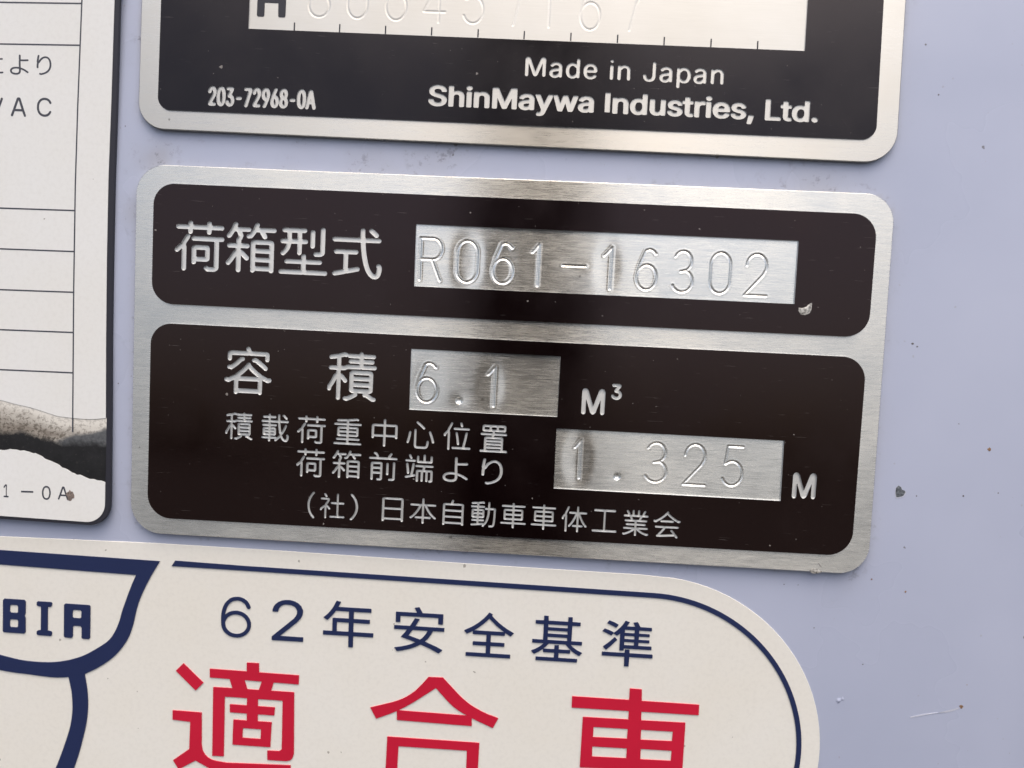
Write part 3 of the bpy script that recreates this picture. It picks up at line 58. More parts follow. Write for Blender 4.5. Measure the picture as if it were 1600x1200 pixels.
"iA":[[53,2,26,12,7,31,0,77,112,329,144,371,156,427,375,944,402,977,441,1000,561,998,606,966,640,912,846,427,857,371,895,320,1000,86,998,35,972,10,938,0,903,5,871,26,749,278,252,278,144,39,104,7],[307,399,695,399,504,853,490,842]],"iC":[[494,0,404,9,297,42,201,93,113,169,56,251,13,356,0,424,0,574,24,679,54,743,116,832,206,910,274,948,394,988,483,1000,590,1000,720,977,850,919,928,856,969,806,998,756,994,715,979,697,952,684,895,688,863,711,810,784,765,821,681,861,607,876,534,883,460,876,398,863,336,838,257,785,207,725,159,615,148,547,148,447,165,365,193,297,262,210,319,170,393,139,506,117,607,122,715,152,799,205,867,295,907,319,940,321,974,309,994,288,1000,256,958,178,924,139,811,58,732,26,641,5]],"i1":[[91,2,46,18,21,49,31,87,69,110,113,117,411,118,451,128,451,859,448,869,433,871,240,784,203,766,165,725,121,706,69,705,26,720,0,748,0,776,46,837,83,863,321,973,411,1000,507,1000,589,975,619,952,638,920,638,128,686,117,939,114,991,87,1000,45,969,13,917,0,604,0,545,9,485,0]],"i0":[[467,0,374,10,275,40,157,109,116,149,60,231,29,303,7,393,0,533,14,646,44,736,116,849,178,907,262,954,368,988,454,1000,546,1000,652,984,738,954,817,911,887,844,936,777,986,646,1000,506,993,398,943,235,884,150,844,110,775,64,672,21,586,4],[478,118,553,121,625,136,680,163,733,208,767,254,800,330,827,479,806,646,783,713,738,785,693,826,626,862,520,882,434,877,387,866,328,841,275,799,213,704,187,619,173,524,193,353,219,281,262,214,307,172,374,137]]},"T":{"P1":[["letter","dM",2.28,-5.96,3.14,2.98],["letter","da",5.97,-6.04,1.95,2.41],["letter","dd",8.47,-6.05,2.11,3.07],["letter","de",11.14,-6.06,2.1,2.4],["letter","di",15.15,-6.0,0.51,3.04],["letter","dn",16.3,-6.01,1.93,2.33],["letter","dJ",20.15,-6.09,1.91,3.06],["letter","da",22.62,-6.1,1.95,2.41],["letter","dp",25.22,-6.85,2.13,3.14],["letter","da",27.75,-6.12,1.95,2.41],["letter","dn",30.35,-6.06,1.93,2.33],["letter","eS",-12.29,-11.05,2.88,3.33],["letter","eh",-9.19,-11.01,2.44,3.24],["letter","ei",-6.51,-11.01,0.96,3.32],["letter","en",-5.32,-11.02,2.44,2.53],["letter","eM",-2.51,-11.03,3.81,3.24],["letter","ea",1.51,-11.09,2.45,2.57],["letter","ey",4.05,-11.87,2.75,3.33],["letter","ew",6.7,-11.06,3.9,2.51],["letter","ea",10.56,-11.11,2.45,2.57],["letter","eI",14.64,-10.9,0.81,3.0],["letter","en",15.79,-11.08,2.44,2.53],["letter","ed",18.42,-11.13,2.66,3.27],["letter","eu",21.4,-11.12,2.44,2.53],["letter","es",24.06,-11.15,2.37,2.57],["letter","et",26.3,-11.13,1.77,3.05],["letter","er",28.14,-11.11,1.68,2.53],["letter","ei",29.81,-11.11,0.96,3.32],["letter","ee",30.88,-11.17,2.66,2.57],["letter","es",33.62,-11.18,2.37,2.57],["comma","e,",36.07,-11.81,1.06,1.41],["letter","eL",38.74,-11.14,2.42,3.24],["letter","et",41.03,-11.17,1.77,3.05],["letter","ed",42.74,-11.2,2.66,3.27],["full_stop","e.",45.7,-11.18,1.01,0.85],["digit","f2",-46.36,-12.36,1.32,3.06],["digit","f0",-45.04,-12.39,1.45,3.1],["digit","f3",-43.64,-12.38,1.41,3.06],["dash","f-",-41.99,-11.32,0.92,0.58],["digit","f7",-40.76,-12.38,1.29,3.07],["digit","f2",-39.42,-12.32,1.32,3.06],
["digit","f9",-38.04,-12.36,1.36,3.12],["digit","f6",-36.65,-12.34,1.35,3.12],["digit","f8",-35.3,-12.33,1.43,3.1],["dash","f-",-33.65,-11.28,0.92,0.58],["digit","f0",-32.54,-12.32,1.45,3.1],["letter","fA",-31.2,-12.33,1.66,3.07],["letter","kH",-39.3,1.53,4.44,5.17]],"P2":[["kanji","a荷",-53.25,12.64,7.77,7.74],["kanji","a箱",-45.18,12.77,7.84,7.73],["kanji","a型",-36.88,12.85,7.61,7.37],["kanji","a式",-28.61,12.66,7.82,7.75],["kanji","a容",-44.95,-6.24,7.47,7.54],["kanji","a積",-28.67,-6.38,7.7,7.71],["kanji","b積",-44.6,-13.43,4.34,4.36],["kanji","b載",-38.88,-13.42,4.4,4.4],["kanji","b荷",-33.18,-13.39,4.51,4.4],["kanji","b重",-27.39,-13.29,4.4,4.2],["kanji","b中",-21.42,-13.28,4.08,4.37],["kanji","b心",-15.88,-13.29,4.33,4.31],["kanji","b位",-10.09,-13.22,4.26,4.41],["kanji","b置",-4.4,-13.25,4.29,4.3],["kanji","b荷",-33.16,-18.71,4.52,4.52],["kanji","b箱",-27.46,-18.6,4.56,4.41],["kanji","b前",-21.67,-18.64,4.5,4.47],["kanji","b端",-15.95,-18.57,4.48,4.4],["kana","bよ",-10.0,-18.25,3.97,3.95],["kana","bり",-3.91,-18.34,3.31,4.1],["bracket","b（",-31.17,-25.28,1.12,4.24],["kanji","b社",-29.17,-25.17,3.93,4.05],["bracket","b）",-24.38,-25.25,1.27,4.23],["kanji","b日",-19.34,-25.08,3.4,3.82],["kanji","b本",-14.92,-25.16,4.15,4.08],["kanji","b自",-9.73,-25.15,3.31,4.09],["kanji","b動",-5.31,-25.12,3.93,4.07],["kanji","b車",-0.62,-25.05,4.02,4.02],["kanji","b車",4.16,-25.03,4.01,4.02],["kanji","b体",8.98,-25.11,3.9,4.11],["kanji","b工",13.73,-24.84,3.84,3.6],["kanji","b業",18.48,-25.16,4.07,4.1],["kanji","b会",23.22,-25.19,4.21,4.19],["letter","cM",11.06,-6.54,3.6,4.07],["digit","c3",15.55,-4.04,1.64,2.47],["letter","cM",44.17,-17.84,3.61,4.05]],"ST":[["digit","g6",-47.36,-0.2,4.89,6.82],["digit","g2",-39.02,-0.25,5.14,6.85],["kanji","g年",-30.66,-0.66,8.17,7.64],["kanji","g安",-19.16,-0.79,8.12,7.51],["kanji","g全",-7.85,-0.86,7.98,7.4],["kanji","g基",3.06,-0.84,8.13,7.43],["kanji","g準",14.26,-0.97,8.17,7.52]],"LB":[["kana","hに",-10.38,27.59,2.78,2.79],["kana","hよ",-6.57,27.64,2.95,3.07],["kana","hり",-2.36,27.74,2.34,3.03],["letter","iV",-10.09,21.09,2.46,2.96],["letter","iA",-6.33,21.24,2.4,2.95],["letter","iC",-2.21,21.4,2.29,2.9],["digit","i1",-6.7,-38.72,0.83,2.11],["digit","i0",-0.43,-38.76,1.43,2.25],["letter","iA",2.18,-38.6,1.69,2.14]]},"P":{"p2_out":[[-59.69,28.73],[56.44,29.07],[56.86,-29.32],[-59.73,-29.29]],"p2_up":[[-56.74,25.88],[53.87,25.93],[53.9,7.41],[-56.77,7.31]],"p2_low":[[-56.78,4.29],[53.9,4.38],[53.95,-26.4],[-56.83,-26.66]],"p1_out":[[-57.53,26.0],[58.62,26.0],[58.75,-16.74],[-57.27,-16.22]],"p1_pan":[[-54.31,23.0],[55.22,23.0],[55.46,-13.4],[-54.17,-13.29]],"s_r":[[-15.74,21.38],[42.4,21.48],[42.44,11.97],[-15.68,11.9]],"s_6":[[-15.73,2.23],[7.43,2.23],[7.41,-7.16],[-15.65,-7.24]],"s_1":[[7.4,-8.96],[42.41,-9.01],[42.53,-18.37],[7.45,-18.39]],"s_h":[[-40.47,9.38],[44.11,9.2],[44.11,-0.6],[-40.47,-0.42]],"ticks":[[-33.42,0.23],[-26.41,0.24],[-19.34,0.26],[-12.26,0.28],[-5.16,0.26],[1.87,0.25],[8.96,0.26],[16.03,0.23],[23.06,0.16],[30.1,0.14],[37.08,0.07]],"d_r":[["R",-14.98,12.95,-11.68,19.38],
["0",-9.27,12.93,-6.14,19.24],["6",-3.68,12.99,-0.62,19.1],["1",2.25,12.88,3.46,19.19],["-",7.03,15.65,10.5,16.69],["1",13.26,12.91,14.61,19.21],["6",18.39,13.06,21.39,19.18],["3",23.77,12.97,26.87,19.19],["0",29.55,13.05,32.54,19.21],["2",34.8,12.96,38.18,19.23]],"d_6":[["6",-14.69,-5.97,-11.59,0.14],[".",-8.47,-5.99,-7.42,-4.84],["1",-3.67,-6.04,-2.41,0.01]],"d_1":[["1",10.4,-16.6,11.47,-10.65],[".",16.68,-16.6,17.71,-15.43],["3",21.4,-16.54,24.73,-10.43],["2",27.35,-16.66,30.79,-10.35],["5",33.36,-16.47,36.49,-10.34]],"d_h":[["8",-31.31,1.81,-28.13,8.3],["0",-25.32,1.83,-22.32,8.31],["6",-19.41,1.76,-16.32,8.33],["4",-13.65,1.68,-10.34,8.25],["5",-7.58,1.71,-4.48,8.26],["7",-1.03,1.66,2.14,8.21],["1",4.81,1.59,5.64,8.14],["6",10.26,1.41,13.2,8.02],["7",16.64,1.55,19.75,8.06]],"st_circ":[21.93,-14.06,28.18],"st_top":[[-83.87,14.33],[-58.55,14.71],[-37.7,14.66],[-2.72,14.31],[19.6,14.22]],"st_line":[[-43.84,11.45],[-2.57,11.16],[23.51,11.19],[-55.28,11.66],[46.75,-10.85]],"st_line_end":[[-54.97,12.03],[-55.54,11.11]],"emblem":[[-90.19,11.96],[-83.81,12.08],[-57.47,11.79],[-57.87,11.09],[-58.27,10.39],[-58.67,9.69],[-59.05,8.98],[-59.42,8.26],[-59.77,7.53],[-60.11,6.79],[-60.43,6.04],[-60.73,5.28],[-61.0,4.51],[-61.23,3.71],[-61.43,2.88],[-61.6,2.05],[-61.77,1.26],[-61.95,0.57],[-62.13,-0.02],[-62.29,-0.51],[-62.46,-0.96],[-62.66,-1.41],[-62.91,-1.88],[-63.23,-2.41],[-63.58,-2.95],[-63.97,-3.49],[-64.39,-4.02],[-64.84,-4.51],[-65.31,-4.98],[-65.82,-5.42],[-66.35,-5.83],[-66.88,-6.23],[-67.41,-6.6],[-67.92,-6.93],[-68.44,-7.23],[-68.95,-7.51],[-69.47,-7.78],[-69.98,-8.06],[-69.89,-8.66],[-69.79,-9.23],[-69.69,-9.79],[-69.61,-10.37],[-69.54,-10.98],[-69.5,-11.61],[-69.46,-12.25],[-69.45,-12.92],[-69.46,-13.6],[-69.49,-14.3],[-69.54,-14.97],[-69.61,-15.62],[-69.71,-16.3],[-69.85,-17.08],[-70.06,-18.01],[-70.32,-19.13],[-70.64,-20.42],[-71.01,-21.79],[-71.43,-23.19],[-71.89,-24.54],[-72.43,-25.83],[-73.03,-27.12],[-73.67,-28.41],[-74.32,-29.7],[-74.95,-31.0],[-78.02,-31.22],[-77.4,-29.92],[-76.77,-28.62],[-76.14,-27.32],[-75.55,-26.03],[-75.0,-24.76],[-74.48,-23.45],[-73.99,-22.11],[-73.54,-20.81],[-73.14,-19.59],[-72.82,-18.53],[-72.57,-17.68],[-72.41,-16.97],[-72.29,-16.36],[-72.21,-15.77],[-72.14,-15.14],[-72.08,-14.47],[-72.06,-13.79],[-72.06,-13.12],[-72.09,-12.46],[-72.13,-11.81],[-72.2,-11.18],[-72.31,-10.57],[-72.43,-9.96],[-72.55,-9.36],[-72.67,-8.76],[-73.14,-8.81],[-73.58,-8.87],[-74.03,-8.92],[-74.54,-8.96],[-75.15,-8.97],[-75.86,-8.96],[-76.67,-8.92],[-77.53,-8.86],[-78.43,-8.79],[-79.34,-8.72],[-80.24,-8.66],[-81.15,-8.62],[-82.1,-8.55],[-83.1,-8.45],[-84.18,-8.3],[-85.37,-8.08],[-86.65,-7.79],[-87.98,-7.48],[-89.32,-7.16],[-90.64,-6.85],[-90.58,-4.42],[-89.25,-4.69],[-87.88,-4.97],[-86.53,-5.25],[-85.26,-5.5],[-84.14,-5.72],[-83.2,-5.91],[-82.41,-6.06],[-81.7,-6.2],[-81.0,-6.31],[-80.27,-6.39],[-79.48,-6.46],[-78.68,-6.49],[-77.88,-6.5],[-77.12,-6.5],[-76.41,-6.47],[-75.76,-6.43],[-75.18,-6.37],[-74.62,-6.29],[-74.07,-6.19],[-73.5,-6.06],
[-72.92,-5.92],[-72.33,-5.75],[-71.74,-5.55],[-71.16,-5.34],[-70.6,-5.11],[-70.06,-4.85],[-69.54,-4.57],[-69.02,-4.27],[-68.52,-3.95],[-68.03,-3.63],[-67.55,-3.3],[-67.07,-2.97],[-66.6,-2.62],[-66.17,-2.25],[-65.78,-1.85],[-65.45,-1.42],[-65.16,-0.97],[-64.9,-0.5],[-64.66,-0.0],[-64.44,0.52],[-64.23,1.06],[-64.06,1.63],[-63.9,2.23],[-63.74,2.85],[-63.54,3.49],[-63.3,4.2],[-63.04,4.97],[-62.76,5.75],[-62.5,6.48],[-62.26,7.12],[-62.06,7.64],[-61.88,8.08],[-61.71,8.48],[-61.55,8.86],[-61.38,9.26],[-83.85,9.67],[-90.25,9.55]],"B":[[[-83.25,3.95],[-79.96,3.93],[-79.7,3.68],[-79.77,1.67],[-79.93,1.23],[-79.78,0.85],[-79.81,-1.5],[-80.01,-1.78],[-83.42,-1.77],[-83.61,-1.58],[-83.48,3.71]],[[-82.12,2.98],[-81.15,2.98],[-80.97,2.79],[-81.01,1.82],[-81.21,1.64],[-82.17,1.64],[-82.39,1.83],[-82.34,2.81]],[[-82.19,0.54],[-81.19,0.53],[-81.0,0.35],[-81.05,-0.63],[-81.25,-0.81],[-82.24,-0.81],[-82.43,-0.62],[-82.39,0.36]]],"I":[[[-77.65,3.84],[-75.48,3.82],[-75.32,3.67],[-75.36,3.21],[-75.55,3.03],[-76.03,3.0],[-76.11,-1.04],[-75.57,-1.1],[-75.38,-1.29],[-75.42,-1.71],[-75.61,-1.92],[-77.73,-1.89],[-77.95,-1.71],[-77.91,-1.25],[-77.72,-1.08],[-77.24,-1.01],[-77.15,2.97],[-77.66,3.03],[-77.89,3.25],[-77.85,3.67]]],"A":[[[-73.09,3.74],[-69.17,3.72],[-68.95,3.54],[-69.04,-1.8],[-69.24,-2.04],[-70.26,-2.04],[-70.45,-1.85],[-70.41,-0.19],[-70.6,0.09],[-71.68,0.09],[-71.88,-0.12],[-71.92,-1.75],[-72.12,-2.03],[-73.21,-2.0],[-73.4,-1.81],[-73.31,3.53]],[[-71.63,2.79],[-70.64,2.79],[-70.42,2.61],[-70.46,1.6],[-70.65,1.39],[-71.7,1.39],[-71.93,1.57],[-71.89,2.58]]],"teki":[[[-47.66,-23.73],[-51.35,-21.81],[-51.64,-21.95],[-54.16,-23.5],[-54.2,-23.52],[-54.24,-23.49],[-55.17,-22.01],[-52.46,-19.86],[-52.32,-15.13],[-55.27,-14.93],[-55.27,-13.33],[-50.56,-13.39],[-50.42,-13.42],[-50.38,-18.9],[-50.24,-19.84],[-50.03,-20.34],[-49.76,-20.71],[-49.31,-21.14],[-48.75,-21.45],[-47.98,-21.64],[-46.25,-21.83],[-35.49,-21.53],[-35.48,-23.31]],[[-39.39,-20.85],[-39.42,-19.88],[-39.42,-19.26],[-39.39,-19.23],[-37.45,-19.2],[-37.03,-18.84],[-37.03,-10.46],[-38.33,-10.43],[-41.11,-10.44],[-41.1,-11.68],[-38.28,-11.69],[-38.37,-13.08],[-41.11,-13.07],[-41.08,-14.27],[-38.78,-14.28],[-38.94,-18.57],[-38.98,-18.6],[-43.1,-18.6],[-45.24,-18.57],[-45.15,-14.36],[-45.12,-14.25],[-42.91,-14.27],[-42.92,-13.05],[-45.73,-13.02],[-45.76,-11.65],[-42.93,-11.66],[-42.92,-10.42],[-43.93,-10.39],[-46.61,-10.4],[-46.67,-20.74],[-48.59,-20.76],[-48.55,-8.88],[-45.37,-8.87],[-45.36,-8.84],[-45.85,-7.31],[-49.12,-7.27],[-49.14,-5.79],[-43.04,-5.85],[-43.04,-4.35],[-41.04,-4.33],[-41.0,-5.89],[-34.42,-5.96],[-34.45,-7.5],[-38.56,-7.43],[-38.96,-8.86],[-38.95,-8.89],[-35.79,-8.89],[-35.15,-8.92],[-35.01,-18.51],[-35.01,-19.55],[-35.13,-19.96],[-35.26,-20.3],[-35.43,-20.54],[-35.64,-20.66],[-36.23,-20.85]],[[-43.59,-17.3],[-40.56,-17.31],[-40.53,-15.61],[-43.54,-15.6]],[[-51.45,-9.66],[-54.78,-6.49],[-53.52,-5.14],[-50.19,-8.26]],[[-42.69,-8.88],[-41.0,-8.89],[-40.53,-7.4],[-43.39,-7.35],[-42.9,-8.86]]],
"gou":[[[-19.85,-26.0],[-19.66,-15.44],[-4.57,-15.49],[-4.66,-25.59]],[[-17.9,-24.18],[-6.52,-23.92],[-6.55,-16.95],[-17.77,-16.96]],[[-2.54,-12.77],[-5.1,-11.73],[-5.99,-11.31],[-5.95,-12.69],[-18.18,-12.48],[-18.24,-10.94],[-19.27,-11.46],[-21.58,-12.48],[-22.59,-10.64],[-19.12,-9.54],[-18.12,-9.15],[-17.24,-8.71],[-16.7,-8.38],[-16.02,-7.88],[-15.45,-7.4],[-15.07,-7.01],[-14.34,-6.18],[-13.29,-4.84],[-10.95,-4.79],[-8.12,-7.65],[-7.37,-8.31],[-6.62,-8.88],[-5.87,-9.36],[-4.52,-10.06],[-3.52,-10.48],[-1.74,-11.06],[-1.71,-11.12],[-1.75,-11.22],[-2.48,-12.76]],[[-7.28,-10.97],[-6.72,-10.96],[-7.37,-10.65],[-8.33,-10.11],[-9.1,-9.56],[-10.09,-8.66],[-12.02,-6.61],[-15.27,-9.06],[-16.79,-10.09],[-18.03,-10.82]]],"sha":[[[19.63,-23.71],[19.57,-22.0],[10.67,-22.19],[9.85,-22.18],[9.77,-20.54],[19.4,-20.36],[19.53,-20.33],[19.48,-18.34],[11.93,-18.51],[11.93,-9.95],[12.05,-9.92],[19.27,-9.86],[19.24,-8.41],[10.05,-8.44],[10.03,-6.55],[19.19,-6.56],[19.16,-4.64],[19.46,-4.63],[21.1,-4.66],[21.19,-6.59],[30.38,-6.63],[30.42,-8.36],[21.26,-8.39],[21.31,-9.8],[21.34,-9.86],[28.38,-9.79],[28.41,-10.14],[28.47,-18.1],[28.44,-18.13],[21.69,-18.27],[21.74,-20.05],[21.77,-20.29],[31.48,-20.11],[31.6,-21.74],[21.84,-21.94],[21.9,-23.65]],[[13.81,-16.55],[19.32,-16.46],[19.33,-14.76],[13.75,-14.81]],[[21.6,-16.47],[26.52,-16.4],[26.53,-14.66],[21.55,-14.69]],[[13.76,-13.22],[19.25,-13.13],[19.26,-11.45],[13.77,-11.48]],[[21.45,-13.14],[26.46,-13.06],[26.51,-11.41],[21.4,-11.44]]],"lb_right":[[9.68,39.49],[9.52,24.98],[9.3,12.24],[9.31,-0.14],[9.44,-12.66],[9.64,-23.79],[9.82,-37.3]],"lb_bot":[[-7.23,-42.15],[6.88,-42.01]],"lb_torn_up":[[-11.65,-22.76],[-10.56,-22.86],[-9.44,-22.96],[-8.39,-23.05],[-7.48,-23.16],[-6.78,-23.28],[-6.22,-23.41],[-5.72,-23.53],[-5.18,-23.65],[-4.59,-23.75],[-3.99,-23.84],[-3.39,-23.93],[-2.79,-24.04],[-2.19,-24.17],[-1.59,-24.32],[-0.99,-24.47],[-0.39,-24.63],[0.19,-24.78],[0.76,-24.95],[1.33,-25.1],[1.9,-25.22],[2.45,-25.3],[3.0,-25.35],[3.56,-25.38],[4.18,-25.4],[4.87,-25.43],[5.61,-25.46],[6.36,-25.47],[7.08,-25.45],[7.74,-25.41],[8.38,-25.33],[9.02,-25.25],[9.65,-25.16]],"lb_torn_low":[[-11.55,-31.07],[-10.46,-31.06],[-9.33,-31.06],[-8.27,-31.05],[-7.37,-31.05],[-6.71,-31.04],[-6.21,-31.04],[-5.78,-31.03],[-5.29,-31.03],[-4.71,-31.03],[-4.1,-31.02],[-3.51,-31.03],[-3.0,-31.06],[-2.59,-31.13],[-2.27,-31.22],[-1.97,-31.33],[-1.64,-31.45],[-1.27,-31.59],[-0.88,-31.74],[-0.48,-31.91],[-0.06,-32.09],[0.39,-32.28],[0.87,-32.48],[1.35,-32.7],[1.82,-32.91],[2.28,-33.12],[2.73,-33.33],[3.18,-33.54],[3.6,-33.73],[4.0,-33.91],[4.37,-34.06],[4.75,-34.22],[5.17,-34.37],[5.65,-34.52],[6.15,-34.68],[6.69,-34.83],[7.26,-34.97],[7.88,-35.09],[8.53,-35.19],[9.2,-35.29],[9.86,-35.39]],"lb_v":[[4.6,39.31],[4.25,23.31],[4.09,11.03],[4.13,-4.88],[4.27,-17.97],[4.37,-27.64]],"lb_h":[[[-12.33,38.42],[4.61,38.78]],[[-12.26,32.12],[4.38,32.48]],[[-11.98,6.99],[4.07,7.17]],[[-11.91,0.66],[4.11,0.81]],[[-11.84,-5.74],[4.14,-5.55]],[[-11.77,-12.04],[4.2,-11.86]],
[[-11.7,-18.35],[4.25,-18.23]]],"lb_dash":[[-3.84,-37.66],[-1.85,-37.61]],"lb_rust":[4.2,-37.79],"chip":[[60.3,-13.03],[60.66,-12.66],[61.07,-12.89],[61.23,-13.28],[61.71,-13.43],[61.78,-13.65],[61.57,-14.12],[61.3,-14.33],[60.82,-14.49],[60.46,-14.51],[60.29,-13.84]],"rust":[[73.69,-47.59],[63.24,-29.43],[57.84,-27.75],[73.92,-6.27],[74.2,-43.95]],"spot":[[63.53,-14.16],[70.63,-13.75],[60.98,9.34],[61.68,8.94],[59.69,54.31],[62.08,46.91],[49.6,-36.16],[57.7,-41.64],[44.35,-29.4],[46.54,-29.36],[-59.68,46.82],[-62.31,37.16],[-62.54,-3.13]],"drip":[54.45,-47.93],"crack":[[65.92,-49.94],[67.67,-49.39],[69.63,-48.94],[71.41,-48.71],[72.57,-48.31],[73.42,-47.83]],"scr":[44.12,11.07],"ding":[48.91,-28.6]}}''')
FR, GL, TX, PL = DATA['frames'], DATA['G'], DATA['T'], DATA['P']

# ------------------------------------------------------------------ helpers
def tag(o, label=None, cat=None, group=None, kind=None):
    if label: o['label'] = label
    if cat: o['category'] = cat
    if group: o['group'] = group
    if kind: o['kind'] = kind
    return o

def link(name, me, mats=(), parent=None):
    o = bpy.data.objects.new(name, me); COL.objects.link(o)
    for m in mats:
        if m.name not in [x.name for x in me.materials if x]: me.materials.append(m)
    if parent: o.parent = parent
    return o

def frame_empty(name, key):
    o, ex, ey, n, base = FR[key]
    e = bpy.data.objects.new(name, None); e.empty_display_size = 0.01; COL.objects.link(e)
    m = Matrix((Vector(ex), Vector(ey), Vector(n))).transposed().to_4x4(); m.translation = Vector(o) * MM
    e.matrix_world = LEAN @ m
    return e, base

def rounded(quad, r, n=10):
    """rounded polygon; r is one radius or one per corner"""
    q = [Vector(p) for p in quad]; out = []; k = len(q)
    rs = r if isinstance(r, (list, tuple)) else [r] * k
    for i in range(k):
        p, a, b = q[i], (q[i - 1] - q[i]).normalized(), (q[(i + 1) % k] - q[i]).normalized()
        if rs[i] <= 0: out.append(p[:]); continue
        ang = a.angle(b); t = rs[i] / math.tan(ang / 2); c = p + (a + b).normalized() * rs[i] / math.sin(ang / 2)
        s, e = p + a * t - c, p + b * t - c
        a0 = math.atan2(s.y, s.x); d = math.atan2(e.y, e.x) - a0
        d = (d + math.pi) % (2 * math.pi) - math.pi
        out += [(c.x + rs[i] * math.cos(a0 + d * j / n), c.y + rs[i] * math.sin(a0 + d * j / n)) for j in range(n + 1)]
    return out

def area2(l): return sum(l[i - 1][0] * l[i][1] - l[i][0] * l[i - 1][1] for i in range(len(l)))

def offset(loop, d):
    """move a closed loop inwards by d"""
    n = len(loop); s = 1 if area2(loop) > 0 else -1; out = []
    for i in range(n):
        p0, p1, p2 = Vector(loop[i - 1]), Vector(loop[i]), Vector(loop[(i + 1) % n])
        a, b = (p1 - p0), (p2 - p1)
        if a.length < 1e-9 or b.length < 1e-9: out.append(p1[:]); continue
        a.normalize(); b.normalize()
        na, nb = Vector((-a.y, a.x)), Vector((-b.y, b.x)); v = na + nb
        v = v / max(.35, v.dot(na)) if v.length > 1e-6 else na
        out.append((p1 + v * d * s)[:])
    return out

def solid(loops, z0, z1, wall=0, top=0, bevel=0.0, floor=True, lid=True):
    """flat plate between z0 and z1 (mm) bounded by closed loops, holes by nesting; optional chamfer of the outer loop"""
    cu = bpy.data.curves.new('t', 'CURVE'); cu.dimensions = '2D'; cu.fill_mode = 'FRONT'
    tl = [offset(l, bevel) if (bevel and i == 0) else l for i, l in enumerate(loops)]
    for l in tl:
        sp = cu.splines.new('POLY'); sp.points.add(len(l) - 1); sp.use_cyclic_u = True
        for p, v in zip(sp.points, l): p.co = (v[0], v[1], 0, 1)
    ob = bpy.data.objects.new('t', cu); COL.objects.link(ob)
    bpy.context.view_layer.update()
    fl = bpy.data.meshes.new_from_object(ob.evaluated_get(bpy.context.evaluated_depsgraph_get()))
    bpy.data.objects.remove(ob); bpy.data.curves.remove(cu)
    bm = bmesh.new()
    if lid:
        vs = [bm.verts.new((v.co.x * MM, v.co.y * MM, z1 * MM)) for v in fl.vertices]
        for p in fl.polygons:
            try:
                f = bm.faces.new([vs[i] for i in p.vertices]); f.normal_update()
                if f.normal.z < 0: f.normal_flip()
                f.material_index = top
            except ValueError: pass
    bpy.data.meshes.remove(fl)
    for i, l in enumerate(loops):
        ccw = area2(l) > 0
        inside = i > 0 and sum(point_in(l[0], k) for j, k in enumerate(loops) if j != i) % 2 == 1
        lv = [(l, z0), (l, z1 - bevel), (tl[i], z1)] if (bevel and i == 0) else [(l, z0), (l, z1)]
        rows = [[bm.verts.new((p[0] * MM, p[1] * MM, z * MM)) for p in ll] for ll, z in lv]
        for a, b in zip(rows, rows[1:]):
            for k in range(len(l)):
                k2 = (k + 1) % len(l)
                vv = [a[k], a[k2], b[k2], b[k]]
                if ccw == inside: vv.reverse()
                bm.faces.new(vv).material_index = wall
    bmesh.ops.remove_doubles(bm, verts=bm.verts, dist=1e-8)
    me = bpy.data.meshes.new('solid'); bm.to_mesh(me); bm.free()
    return me

def point_in(p, l):
    c = False
    for i in range(len(l)):
        (x1, y1), (x2, y2) = l[i - 1], l[i]
        if (y1 > p[1]) != (y2 > p[1]) and p[0] < (x2 - x1) * (p[1] - y1) / (y2 - y1) + x1: c = not c
    return c

def glyph_loops(key, x=0, y=0, w=1, h=1):
    return [[(x + w * g[i] / 1000, y + h * g[i + 1] / 1000) for i in range(0, len(g), 2)] for g in GL[key]]

_gm = {}
def characters(parent, items, z0, z1, mat, walls=True):
    """every character of a plate is a part of its own"""
    for name, key, x, y, w, h in items:
        k = (key, w, h, z0, z1)
        if k not in _gm: _gm[k] = solid(glyph_loops(key, 0, 0, w, h), z0, z1) if walls else flat(glyph_loops(key, 0, 0, w, h), z1)
        o = link(name, _gm[k], [mat], parent); o.location = (x * MM, y * MM, 0)

def flat(loops, z): 
    me = solid(loops, z - .01, z)
    return me

